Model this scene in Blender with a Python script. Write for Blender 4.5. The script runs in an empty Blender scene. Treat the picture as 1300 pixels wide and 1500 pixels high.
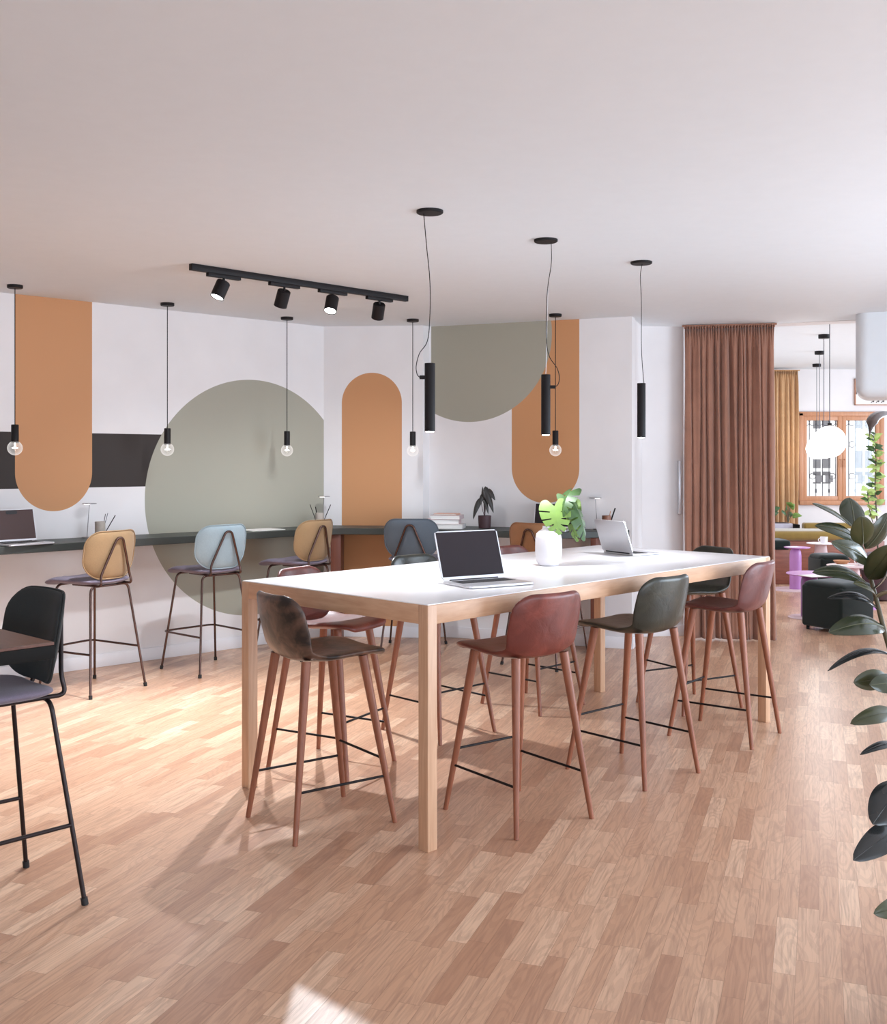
import bpy, bmesh, math, random
from math import sin, cos, pi, radians as R, sqrt, atan2, hypot
from mathutils import Vector, Matrix, Quaternion
random.seed(7)
SC = bpy.context.scene
COL = SC.collection
F, CU, CV, EYE = 1550.0, 650.0, 675.0, 1.58
CEIL = 2.79

# ---------------------------------------------------------------- survey helpers
def at(u, v, Y):
    return Vector(((u - CU) * Y / F, Y, EYE - (v - CV) * Y / F))
def onz(u, v, z):
    Y = F * (EYE - z) / (v - CV)
    return Vector(((u - CU) * Y / F, Y, z))

# ---------------------------------------------------------------- materials
def lin(c):
    c = c / 255.0
    return c / 12.92 if c <= 0.04045 else ((c + 0.055) / 1.055) ** 2.4
def rgb(r, g, b):
    return (lin(r), lin(g), lin(b), 1.0)

class Ex:
    """tiny math-node expression"""
    def __init__(s, nt, sock): s.nt, s.s = nt, sock
    def _op(s, op, *o):
        n = s.nt.nodes.new('ShaderNodeMath'); n.operation = op
        for i, x in enumerate((s,) + o):
            if isinstance(x, Ex): s.nt.links.new(x.s, n.inputs[i])
            else: n.inputs[i].default_value = x
        return Ex(s.nt, n.outputs[0])
    def __add__(s, o): return s._op('ADD', o)
    def __sub__(s, o): return s._op('SUBTRACT', o)
    def __mul__(s, o): return s._op('MULTIPLY', o)
    def __truediv__(s, o): return s._op('DIVIDE', o)
    def lt(s, o): return s._op('LESS_THAN', o)
    def gt(s, o): return s._op('GREATER_THAN', o)
    def mx(s, o): return s._op('MAXIMUM', o)
    def mn(s, o): return s._op('MINIMUM', o)
    def fl(s): return s._op('FLOOR')
    def fr(s): return s._op('FRACT')
    def ab(s): return s._op('ABSOLUTE')
    def sq(s): return s._op('MULTIPLY', s)
    def rt(s): return s._op('SQRT')

def new_mat(name):
    m = bpy.data.materials.new(name); m.use_nodes = True
    nt = m.node_tree
    b = nt.nodes['Principled BSDF']
    return m, nt, b
def xyz(nt, kind='Object'):
    tc = nt.nodes.new('ShaderNodeTexCoord'); sp = nt.nodes.new('ShaderNodeSeparateXYZ')
    nt.links.new(tc.outputs[kind], sp.inputs[0])
    return tc.outputs[kind], Ex(nt, sp.outputs[0]), Ex(nt, sp.outputs[1]), Ex(nt, sp.outputs[2])
def comb(nt, x, y, z=0.0):
    n = nt.nodes.new('ShaderNodeCombineXYZ')
    for i, v in enumerate((x, y, z)):
        if isinstance(v, Ex): nt.links.new(v.s, n.inputs[i])
        else: n.inputs[i].default_value = v
    return n.outputs[0]
def noise(nt, vec, scale, detail=3.0, rough=0.5, dist=0.0):
    n = nt.nodes.new('ShaderNodeTexNoise')
    n.inputs['Scale'].default_value = scale; n.inputs['Detail'].default_value = detail
    n.inputs['Roughness'].default_value = rough; n.inputs['Distortion'].default_value = dist
    if vec is not None: nt.links.new(vec, n.inputs['Vector'])
    return Ex(nt, n.outputs['Fac'])
def white(nt, vec):
    n = nt.nodes.new('ShaderNodeTexWhiteNoise'); n.noise_dimensions = '3D'
    nt.links.new(vec, n.inputs['Vector'])
    return Ex(nt, n.outputs['Value'])
def ramp(nt, fac, stops):
    n = nt.nodes.new('ShaderNodeValToRGB')
    e = n.color_ramp.elements
    while len(e) < len(stops): e.new(0.5)
    for k, (p, c) in enumerate(stops): e[k].position = p; e[k].color = c
    nt.links.new(fac.s, n.inputs[0])
    return n.outputs[0]
def mix(nt, fac, a, b, mode='MIX'):
    n = nt.nodes.new('ShaderNodeMix'); n.data_type = 'RGBA'; n.blend_type = mode
    for s, x in ((n.inputs[0], fac), (n.inputs[6], a), (n.inputs[7], b)):
        if isinstance(x, Ex): nt.links.new(x.s, s)
        elif hasattr(x, 'links'): nt.links.new(x, s)
        else: s.default_value = x
    return n.outputs[2]
def bump(nt, b, h, strength=0.2, dist=0.002):
    n = nt.nodes.new('ShaderNodeBump'); n.inputs['Strength'].default_value = strength
    n.inputs['Distance'].default_value = dist
    nt.links.new(h.s, n.inputs['Height']); nt.links.new(n.outputs[0], b.inputs['Normal'])

def plain(name, c, rough=0.5, metal=0.0, var=0.06, scale=12.0, bmp=0.0, spec=0.5, coat=0.0, sheen=0.0):
    m, nt, b = new_mat(name)
    tc = nt.nodes.new('ShaderNodeTexCoord')
    f = noise(nt, tc.outputs['Object'], scale, 4.0)
    c0 = tuple(x * (1 - var) for x in c[:3]) + (1,); c1 = tuple(min(1, x * (1 + var)) for x in c[:3]) + (1,)
    nt.links.new(ramp(nt, f, [(0.3, c0), (0.7, c1)]), b.inputs['Base Color'])
    b.inputs['Roughness'].default_value = rough; b.inputs['Metallic'].default_value = metal
    b.inputs['Specular IOR Level'].default_value = spec
    b.inputs['Coat Weight'].default_value = coat
    b.inputs['Sheen Weight'].default_value = sheen
    if bmp: bump(nt, b, noise(nt, tc.outputs['Object'], scale * 14, 2.0), bmp, 0.0015)
    return m
def fabric(name, c, bmp=0.25, sheen=0.15):
    m, nt, b = new_mat(name)
    tc = nt.nodes.new('ShaderNodeTexCoord')
    f = noise(nt, tc.outputs['Object'], 260.0, 2.0); g = noise(nt, tc.outputs['Object'], 6.0, 3.0)
    k = f * 0.5 + g * 0.5
    c0 = tuple(x * 0.86 for x in c[:3]) + (1,); c1 = tuple(min(1, x * 1.12) for x in c[:3]) + (1,)
    nt.links.new(ramp(nt, k, [(0.35, c0), (0.65, c1)]), b.inputs['Base Color'])
    b.inputs['Roughness'].default_value = 0.9; b.inputs['Sheen Weight'].default_value = sheen
    b.inputs['Specular IOR Level'].default_value = 0.25
    bump(nt, b, f, bmp, 0.001)
    return m
def leather(name, c, c2, rough=0.36):
    m, nt, b = new_mat(name)
    tc = nt.nodes.new('ShaderNodeTexCoord')
    f = noise(nt, tc.outputs['Object'], 9.0, 4.0, 0.55, 0.6)
    nt.links.new(ramp(nt, f, [(0.42, c), (0.70, c2)]), b.inputs['Base Color'])
    b.inputs['Roughness'].default_value = rough
    g = noise(nt, tc.outputs['Object'], 14.0, 3.0, 0.5, 1.2); h = noise(nt, tc.outputs['Object'], 180.0, 2.0)
    bump(nt, b, g * 0.8 + h * 0.12, 0.35, 0.006)
    return m
def wood(name, c0, c1, axis=2, rough=0.45, scale=1.0):
    m, nt, b = new_mat(name)
    v, x, y, z = xyz(nt)
    s = [30.0 * scale, 30.0 * scale, 30.0 * scale]; s[axis] = 2.2 * scale
    vec = comb(nt, x * s[0], y * s[1], z * s[2])
    f = noise(nt, vec, 1.0, 4.0, 0.6, 0.8)
    vec2 = comb(nt, x * s[0] * 5.0, y * s[1] * 5.0, z * s[2] * 1.5)
    g = noise(nt, vec2, 1.0, 2.0)
    k = f * 0.7 + g * 0.3
    nt.links.new(ramp(nt, k, [(0.33, c0), (0.66, c1)]), b.inputs['Base Color'])
    b.inputs['Roughness'].default_value = rough
    bump(nt, b, g, 0.08, 0.001)
    return m
def emit(name, c, strength):
    m, nt, b = new_mat(name)
    b.inputs['Base Color'].default_value = c
    b.inputs['Emission Color'].default_value = c
    b.inputs['Emission Strength'].default_value = strength
    return m
def thin_glass(name, tint=(0.97, 0.97, 0.97, 1)):
    m, nt, b = new_mat(name)
    nt.nodes.remove(b)
    out = [n for n in nt.nodes if n.type == 'OUTPUT_MATERIAL'][0]
    t = nt.nodes.new('ShaderNodeBsdfTransparent'); t.inputs[0].default_value = tint
    g = nt.nodes.new('ShaderNodeBsdfGlossy'); g.inputs['Roughness'].default_value = 0.03
    fz = nt.nodes.new('ShaderNodeFresnel'); fz.inputs[0].default_value = 1.45
    mx = nt.nodes.new('ShaderNodeMixShader')
    nt.links.new(fz.outputs[0], mx.inputs[0]); nt.links.new(t.outputs[0], mx.inputs[1]); nt.links.new(g.outputs[0], mx.inputs[2])
    nt.links.new(mx.outputs[0], out.inputs[0])
    return m

def wall_paint(name, shapes):
    """white wall with painted shapes: ('circle',cx,cz,r,col,xmin,xmax) / ('capsule',cx,hw,z0,z1,col) / ('band',x0,x1,z0,z1,col)"""
    m, nt, b = new_mat(name)
    v, x, y, z = xyz(nt)
    f = noise(nt, v, 3.0, 3.0)
    col = ramp(nt, f, [(0.3, rgb(222, 219, 219)), (0.7, rgb(227, 224, 224))])
    for s in shapes:
        if s[0] == 'circle':
            k = ((x - s[1]).sq() + (z - s[2]).sq()).rt().lt(s[3]) * x.gt(s[5]) * x.lt(s[6])
            c = s[4]
        elif s[0] == 'capsule':
            cz = z.mx(s[3] + s[2]).mn(s[4] - s[2])
            k = ((x - s[1]).sq() + (z - cz).sq()).rt().lt(s[2]); c = s[5]
        else:
            k = x.gt(s[1]) * x.lt(s[2]) * z.gt(s[3]) * z.lt(s[4]); c = s[5]
        col = mix(nt, k, col, c)
    nt.links.new(col, b.inputs['Base Color'])
    b.inputs['Roughness'].default_value = 0.6
    b.inputs['Specular IOR Level'].default_value = 0.3
    bump(nt, b, noise(nt, v, 120.0, 3.0), 0.05, 0.001)
    return m

def bulb_glass(name):
    m, nt, b = new_mat(name); nt.nodes.remove(b)
    out = [n for n in nt.nodes if n.type == 'OUTPUT_MATERIAL'][0]
    t = nt.nodes.new('ShaderNodeBsdfTransparent'); t.inputs[0].default_value = (0.98, 0.97, 0.97, 1)
    d = nt.nodes.new('ShaderNodeEmission'); d.inputs[0].default_value = (1, 0.95, 0.92, 1); d.inputs[1].default_value = 1.0
    g = nt.nodes.new('ShaderNodeBsdfGlossy'); g.inputs['Roughness'].default_value = 0.15
    lw = nt.nodes.new('ShaderNodeLayerWeight'); lw.inputs[0].default_value = 0.35
    a = nt.nodes.new('ShaderNodeMixShader'); c = nt.nodes.new('ShaderNodeMixShader')
    k = Ex(nt, lw.outputs['Facing']) * 0.42 + 0.10
    nt.links.new(k.s, a.inputs[0]); nt.links.new(t.outputs[0], a.inputs[1]); nt.links.new(d.outputs[0], a.inputs[2])
    c.inputs[0].default_value = 0.04
    nt.links.new(a.outputs[0], c.inputs[1]); nt.links.new(g.outputs[0], c.inputs[2]); nt.links.new(c.outputs[0], out.inputs[0])
    return m

def floor_mat():
    m, nt, b = new_mat('oak_strip_floor')
    v, x, y, z = xyz(nt)
    a = math.atan(0.355)
    ax, ay = sin(a), cos(a)
    u = x * ax + y * ay            # along strips
    w = x * ay - y * ax            # across strips
    W, L = 0.068, 0.42
    row = (w / W).fl()
    r1 = white(nt, comb(nt, row, 3.7, 1.3))
    uu = u / L + r1 * 7.3
    cid = uu.fl()
    pid = white(nt, comb(nt, row, cid, 0.5))
    pid2 = white(nt, comb(nt, row, cid, 9.5))
    base = ramp(nt, pid, [(0.0, rgb(184, 139, 111)), (0.3, rgb(203, 160, 130)), (0.7, rgb(211, 170, 140)), (1.0, rgb(227, 191, 161))])
    # grain
    gv = comb(nt, u * 3.0 + pid * 40.0, w * 42.0 + pid2 * 30.0, pid2 * 20.0)
    g = noise(nt, gv, 1.0, 4.0, 0.6, 1.6)
    gv2 = comb(nt, u * 1.6 + pid2 * 50.0, w * 9.0 + pid * 30.0, pid * 11.0)
    rings = noise(nt, gv2, 1.0, 1.0, 0.4, 0.3)
    ring = (rings * 16.0).fr()
    ring = ((ring - 0.5).ab() * 2.0)
    dark = mix(nt, (ring.lt(0.42)) * 0.16, base, rgb(142, 104, 84))
    k = g.gt(0.0) * g
    col = mix(nt, ((k - 0.46) * 2.2).mx(0.0).mn(0.42), dark, rgb(150, 112, 92))
    # joints
    fw = (w / W).fr(); fu = uu.fr()
    jw = fw.mn(fw * -1.0 + 1.0) * W
    ju = fu.mn(fu * -1.0 + 1.0) * L
    j = jw.mn(ju).lt(0.0007)
    col = mix(nt, j * 0.55, col, rgb(120, 84, 62))
    nt.links.new(col, b.inputs['Base Color'])
    rr = g * 0.12 + 0.26
    nt.links.new(rr.s, b.inputs['Roughness'])
    b.inputs['Specular IOR Level'].default_value = 0.5
    bump(nt, b, (j * -1.0) + g * 0.15, 0.12, 0.001)
    return m

def facade_mat():
    m, nt, b = new_mat('street_facade')
    v, x, y, z = xyz(nt)
    fx = (x / 0.95).fr(); fz = (z / 1.25).fr()
    win = fx.gt(0.3) * fx.lt(0.72) * fz.gt(0.25) * fz.lt(0.85)
    bar = (fx - 0.51).ab().gt(0.025) * (fz - 0.5).ab().gt(0.03)
    col = mix(nt, win * bar, rgb(240, 238, 235), rgb(120, 118, 120))
    nt.links.new(col, b.inputs['Base Color'])
    b.inputs['Roughness'].default_value = 0.8
    return m

# ---------------------------------------------------------------- mesh builder
class MB:
    def __init__(s): s.v, s.f = [], []
    def add(s, vs, fs, M=None):
        o = len(s.v)
        for p in vs:
            p = Vector(p)
            s.v.append(M @ p if M is not None else p)
        for f in fs: s.f.append([i + o for i in f])
        return s
    def rbox(s, x0, x1, y0, y1, z0, z1, bev=0.004, seg=2, M=None):
        bm = bmesh.new()
        bmesh.ops.create_cube(bm, size=1.0)
        for v in bm.verts:
            v.co = Vector(((x0 + x1) / 2 + v.co.x * (x1 - x0), (y0 + y1) / 2 + v.co.y * (y1 - y0), (z0 + z1) / 2 + v.co.z * (z1 - z0)))
        if bev > 0:
            bmesh.ops.bevel(bm, geom=list(bm.edges), offset=bev, segments=seg, profile=0.5, affect='EDGES')
        bm.verts.index_update()
        s.add([v.co.copy() for v in bm.verts], [[v.index for v in f.verts] for f in bm.faces], M)
        bm.free(); return s
    def tube(s, pts, r, n=10, cap=True, closed=False, M=None):
        pts = [Vector(p) for p in pts]; N = len(pts)
        rs = r if isinstance(r, (list, tuple)) else [r] * N
        vs, fs = [], []
        prev = None
        for i, p in enumerate(pts):
            if closed: t = pts[(i + 1) % N] - pts[i - 1]
            else: t = pts[min(i + 1, N - 1)] - pts[max(i - 1, 0)]
            t.normalize()
            if prev is None:
                ref = Vector((0, 0, 1)) if abs(t.z) < 0.9 else Vector((1, 0, 0))
                a = t.cross(ref).normalized()
            else:
                a = prev - t * prev.dot(t)
                a = a.normalized() if a.length > 1e-6 else t.orthogonal().normalized()
            prev = a; b = t.cross(a)
            for k in range(n):
                q = 2 * pi * k / n
                vs.append(p + (a * cos(q) + b * sin(q)) * rs[i])
        for i in range(N if closed else N - 1):
            j = (i + 1) % N
            for k in range(n):
                l = (k + 1) % n
                fs.append([i * n + k, i * n + l, j * n + l, j * n + k])
        if cap and not closed:
            fs.append([k for k in range(n)][::-1]); fs.append([(N - 1) * n + k for k in range(n)])
        return s.add(vs, fs, M)
    def lathe(s, prof, n=32, c=(0, 0, 0), M=None):
        vs, fs = [], []
        for (r, z) in prof:
            for k in range(n):
                q = 2 * pi * k / n
                vs.append((c[0] + r * cos(q), c[1] + r * sin(q), c[2] + z))
        for i in range(len(prof) - 1):
            for k in range(n):
                l = (k + 1) % n
                fs.append([i * n + k, i * n + l, (i + 1) * n + l, (i + 1) * n + k])
        if prof[0][0] > 1e-5: fs.append([k for k in range(n)][::-1])
        if prof[-1][0] > 1e-5: fs.append([(len(prof) - 1) * n + k for k in range(n)])
        return s.add(vs, fs, M)
    def grid(s, rows, M=None, close=False):
        m = len(rows[0]); vs = [p for r in rows for p in r]; fs = []
        for i in range(len(rows) - 1):
            for k in range(m if close else m - 1):
                l = (k + 1) % m
                fs.append([i * m + k, i * m + l, (i + 1) * m + l, (i + 1) * m + k])
        return s.add(vs, fs, M)
    def prism(s, poly, z0, z1, M=None):
        n = len(poly)
        vs = [(p[0], p[1], z0) for p in poly] + [(p[0], p[1], z1) for p in poly]
        fs = [list(range(n))[::-1], [n + i for i in range(n)]]
        for i in range(n):
            j = (i + 1) % n; fs.append([i, j, n + j, n + i])
        return s.add(vs, fs, M)
    def pad(s, outline, T, fn, e=4.0, flat=0.0):
        """cushion over a 2D outline; fn(a,b,h)->3D with h the signed height off the mid surface"""
        rings = [0.0, 0.3, 0.55, 0.75, 0.86, 0.93, 0.97, 0.992, 1.0]
        n = len(outline); cx = sum(p[0] for p in outline) / n; cy = sum(p[1] for p in outline) / n
        vs, fs = [], []
        def hh(q): return T / 2 * (max(0.0, 1 - q ** e) ** 0.5)
        idx = {}
        for side in (1, -1):
            for ri, q in enumerate(rings):
                if ri == 0:
                    idx[(side, 0, 0)] = len(vs); vs.append(fn(cx, cy, side * hh(0))); continue
                if ri == len(rings) - 1 and side == -1:
                    for k in range(n): idx[(side, ri, k)] = idx[(1, ri, k)]
                    continue
                for k, p in enumerate(outline):
                    idx[(side, ri, k)] = len(vs)
                    vs.append(fn(cx + (p[0] - cx) * q, cy + (p[1] - cy) * q, side * hh(q)))
        for side in (1, -1):
            for k in range(n):
                l = (k + 1) % n
                t = [idx[(side, 0, 0)], idx[(side, 1, k)], idx[(side, 1, l)]]
                fs.append(t if side > 0 else t[::-1])
                for ri in range(1, len(rings) - 1):
                    t = [idx[(side, ri, k)], idx[(side, ri + 1, k)], idx[(side, ri + 1, l)], idx[(side, ri, l)]]
                    fs.append(t if side > 0 else t[::-1])
        return s.add(vs, fs)
    def build(s, name, m, parent=None, sharp=38, loc=None, rot=None, recalc=True):
        me = bpy.data.meshes.new(name)
        me.from_pydata([tuple(p) for p in s.v], [], s.f)
        if recalc:
            bm = bmesh.new(); bm.from_mesh(me)
            bmesh.ops.recalc_face_normals(bm, faces=list(bm.faces))
            bm.to_mesh(me); bm.free()
        me.polygons.foreach_set('use_smooth', [True] * len(me.polygons))
        if sharp < 180: me.set_sharp_from_angle(angle=R(sharp))
        me.materials.append(m); me.update()
        o = bpy.data.objects.new(name, me); COL.objects.link(o)
        if parent is not None: o.parent = parent
        if loc is not None: o.location = loc
        if rot is not None: o.rotation_euler = rot
        return o

def rrect(w, h, r, n=6, cx=0.0, cy=0.0):
    """rounded rectangle; r a number or (tr, tl, bl, br)"""
    rs = r if isinstance(r, (list, tuple)) else (r,) * 4
    out = []
    for (sx, sy, a0, rr) in ((1, 1, 0, rs[0]), (-1, 1, 90, rs[1]), (-1, -1, 180, rs[2]), (1, -1, 270, rs[3])):
        for k in range(n + 1):
            a = R(a0 + 90.0 * k / n)
            out.append((cx + sx * (w / 2 - rr) + rr * cos(a), cy + sy * (h / 2 - rr) + rr * sin(a)))
    return resample(out, 64)
def resample(poly, m):
    P = [Vector((p[0], p[1], 0)) for p in poly]; n = len(P)
    d = [0.0]
    for i in range(n): d.append(d[-1] + (P[(i + 1) % n] - P[i]).length)
    out = []; i = 0
    for k in range(m):
        t = d[-1] * k / m
        while d[i + 1] < t: i += 1
        q = (t - d[i]) / max(1e-9, d[i + 1] - d[i])
        p = P[i].lerp(P[(i + 1) % n], q); out.append((p.x, p.y))
    return out
def fillet(pts, r, n=6):
    pts = [Vector(p) for p in pts]; out = [pts[0]]
    for i in range(1, len(pts) - 1):
        a, b, c = pts[i - 1], pts[i], pts[i + 1]
        d1, d2 = (a - b), (c - b)
        k = min(r, d1.length * 0.49, d2.length * 0.49)
        p, q = b + d1.normalized() * k, b + d2.normalized() * k
        for j in range(n + 1):
            t = j / n
            out.append(p * (1 - t) ** 2 + b * 2 * t * (1 - t) + q * t * t)
    out.append(pts[-1]); return out
def spline(pts, n=10):
    P = [Vector(p) for p in pts]; P = [P[0] * 2 - P[1]] + P + [P[-1] * 2 - P[-2]]
    out = []
    for i in range(1, len(P) - 2):
        for k in range(n):
            t = k / n
            a, b, c, d = P[i - 1], P[i], P[i + 1], P[i + 2]
            out.append(0.5 * ((2 * b) + (c - a) * t + (2 * a - 5 * b + 4 * c - d) * t * t + (3 * b - a - 3 * c + d) * t ** 3))
    out.append(P[-2]); return out

# ---------------------------------------------------------------- things
def thing(name, label, cat, loc=(0, 0, 0), rz=0.0, group=None):
    o = bpy.data.objects.new(name, None); COL.objects.link(o)
    o.empty_display_size = 0.1
    o.location = loc; o.rotation_euler = (0, 0, rz)
    o['label'] = label; o['category'] = cat
    if group: o['group'] = group
    return o
def tag(o, label, cat, group=None):
    o['label'] = label; o['category'] = cat
    if group: o['group'] = group
    return o
def struct(o):
    o['kind'] = 'structure'; return o
def copy_tree(o, parent=None):
    c = o.copy(); COL.objects.link(c)
    if parent is not None: c.parent = parent
    for ch in list(o.children): copy_tree(ch, c)
    return c
# ---------------------------------------------------------------- palette
ORANGE = rgb(192, 140, 98)
SAGE = rgb(160, 157, 143)
STRIPE = rgb(52, 44, 40)
M = {}
M['white'] = plain('ceiling_paint', rgb(219, 224, 228), 0.7, var=0.01)
M['wall'] = wall_paint('wall_paint', [])
M['skirt'] = plain('skirting_paint', rgb(228, 226, 228), 0.4, var=0.01)
M['floor'] = floor_mat()
M['black'] = plain('black_metal', rgb(23, 19, 20), 0.55, 0.0, var=0.08, spec=0.25)
M['bronze'] = plain('bronze_tube', rgb(92, 70, 64), 0.25, 0.85, var=0.04)
M['gunmetal'] = plain('dark_tube', rgb(50, 42, 42), 0.35, 0.7, var=0.04)
M['rubber'] = plain('rubber', rgb(30, 28, 28), 0.7)
M['counter'] = plain('counter_top', rgb(62, 65, 62), 0.42, var=0.06, scale=5, spec=0.25)
M['redwood'] = wood('counter_support_wood', rgb(88, 46, 33), rgb(112, 62, 45))
M['tabletop'] = plain('white_laminate', rgb(240, 240, 242), 0.28, var=0.005)
M['oak'] = wood('pale_oak_upright', rgb(180, 139, 108), rgb(204, 165, 134))
M['oakx'] = wood('pale_oak_rail', rgb(180, 139, 108), rgb(204, 165, 134), axis=0)
M['oaky'] = wood('pale_oak_rail_cross', rgb(180, 139, 108), rgb(204, 165, 134), axis=1)
M['leg'] = wood('stained_leg_wood', rgb(122, 70, 48), rgb(150, 92, 66))
M['l_red'] = leather('red_brown_leather', rgb(98, 45, 38), rgb(122, 60, 50))
M['l_plum'] = leather('plum_leather', rgb(90, 50, 48), rgb(112, 66, 62))
M['l_green'] = leather('green_black_leather', rgb(40, 42, 36), rgb(60, 60, 50), 0.3)
M['l_black'] = leather('black_leather_painted_reflections', rgb(36, 30, 28), rgb(112, 84, 70), 0.34)  # tan mottling puts reflected light into the black leather's colour
M['f_tan'] = fabric('tan_upholstery', rgb(146, 119, 87))
M['f_tan2'] = fabric('camel_upholstery', rgb(164, 122, 88))
M['f_blue'] = fabric('pale_blue_upholstery', rgb(148, 166, 174))
M['f_slate'] = fabric('slate_blue_upholstery', rgb(88, 98, 108))
M['f_coal'] = fabric('charcoal_upholstery', rgb(46, 49, 49), sheen=0.05)
M['f_seat'] = fabric('mauve_grey_upholstery', rgb(114, 105, 119))
M['darktop'] = wood('dark_table_wood', rgb(76, 47, 38), rgb(106, 68, 54), axis=0, rough=0.35)
M['darkedge'] = plain('dark_table_edge', rgb(20, 18, 16), 0.7, spec=0.15)
M['alu'] = plain('silver_aluminium', rgb(214, 214, 218), 0.32, 0.6, var=0.01)
M['steel'] = plain('brushed_lamp_steel', rgb(128, 124, 124), 0.35, 0.7, var=0.02)
M['screen'] = plain('dark_screen', rgb(46, 40, 43), 0.25, var=0.02, spec=0.12)
M['screen2'] = plain('brown_screen', rgb(72, 52, 50), 0.4, var=0.02, spec=0.3)
M['keys'] = plain('black_keys', rgb(34, 32, 34), 0.6)
M['ceramic'] = plain('white_ceramic', rgb(238, 234, 236), 0.42, var=0.01)
M['stone'] = plain('stone_cup', rgb(178, 168, 158), 0.8, var=0.08, scale=40)
M['woodcup'] = wood('walnut_cup', rgb(110, 70, 52), rgb(140, 92, 68))
M['pot'] = plain('dark_plum_pot', rgb(72, 48, 52), 0.6)
M['paper'] = plain('paper', rgb(232, 230, 226), 0.8, var=0.02)
M['book_w'] = plain('book_cover_white', rgb(226, 222, 220), 0.6, var=0.02)
M['book_p'] = plain('book_cover_pink', rgb(196, 176, 178), 0.6, var=0.02)
M['book_c'] = plain('book_cover_coral', rgb(206, 160, 140), 0.6, var=0.02)
M['leaf_lime'] = plain('lime_leaf', rgb(112, 142, 66), 0.5, var=0.12, scale=20)
M['leaf_mid'] = plain('green_leaf', rgb(62, 90, 48), 0.42, var=0.15, scale=20)
M['leaf_dark'] = plain('dark_leaf', rgb(42, 40, 38), 0.4, var=0.2, scale=20)
M['leaf_pale'] = plain('pale_green_leaf', rgb(174, 196, 116), 0.45, var=0.2, scale=20)
M['rub_leaf'] = plain('rubber_plant_leaf', rgb(54, 60, 42), 0.24, var=0.22, scale=9, coat=0.25)
M['rub_leaf2'] = plain('rubber_plant_leaf_olive', rgb(62, 64, 38), 0.34, var=0.22, scale=9)
M['rub_leaf3'] = plain('rubber_plant_leaf_black', rgb(38, 40, 40), 0.24, var=0.2, scale=9, coat=0.25)
M['rub_curl'] = plain('rubber_plant_leaf_curled', rgb(74, 60, 55), 0.16, var=0.35, scale=14, coat=0.4)
M['midrib'] = plain('leaf_midrib', rgb(92, 94, 70), 0.4)
M['stem'] = plain('plant_stem', rgb(78, 70, 48), 0.6, var=0.2)
M['soil'] = plain('soil', rgb(60, 46, 38), 0.95, var=0.3, scale=60)
M['curtain'] = fabric('brown_curtain_cloth', rgb(152, 109, 90), 0.2, 0.3)
M['curtain2'] = fabric('golden_curtain_cloth', rgb(184, 144, 104), 0.2, 0.3)
M['winwood'] = wood('window_frame_wood', rgb(176, 122, 88), rgb(198, 144, 106))
M['iron'] = plain('grey_wrought_iron', rgb(88, 92, 100), 0.6, 0.3)
M['bulb'] = bulb_glass('bulb_glass')
M['glass'] = thin_glass('clear_glass')
M['globe'] = emit('lit_opal_glass', (1.0, 0.97, 0.94, 1), 9.0)
M['lens'] = emit('lit_lens', (1.0, 0.98, 0.97, 1), 14.0)
M['lens2'] = emit('lit_lens_soft', (1.0, 0.93, 0.9, 1), 3.0)
M['filament'] = emit('lit_filament', (1.0, 0.93, 0.84, 1), 12.0)
M['lens_off'] = plain('unlit_lens', rgb(60, 58, 58), 0.3)
M['lilac'] = plain('lilac_lacquer', rgb(186, 128, 190), 0.4, var=0.03)
M['purple'] = plain('purple_lacquer', rgb(132, 82, 136), 0.4, var=0.04)
M['blush'] = plain('blush_lacquer', rgb(216, 190, 192), 0.4, var=0.02)
M['velvet'] = fabric('bottle_green_velvet', rgb(17, 26, 22), 0.2, 0.2)
M['olive'] = fabric('olive_velvet', rgb(132, 106, 50), 0.2, 0.5)
M['benchwood'] = wood('bench_red_wood', rgb(122, 70, 56), rgb(150, 92, 74), axis=0)
M['mauvechair'] = fabric('mauve_armchair_cloth', rgb(92, 66, 74))
M['greybox'] = plain('grey_planter_paint', rgb(176, 168, 178), 0.6)
M['tan'] = plain('tan_clay', rgb(188, 132, 92), 0.6)
M['frame'] = wood('picture_frame_wood', rgb(176, 120, 92), rgb(196, 140, 110))
M['facade'] = facade_mat()

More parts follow.
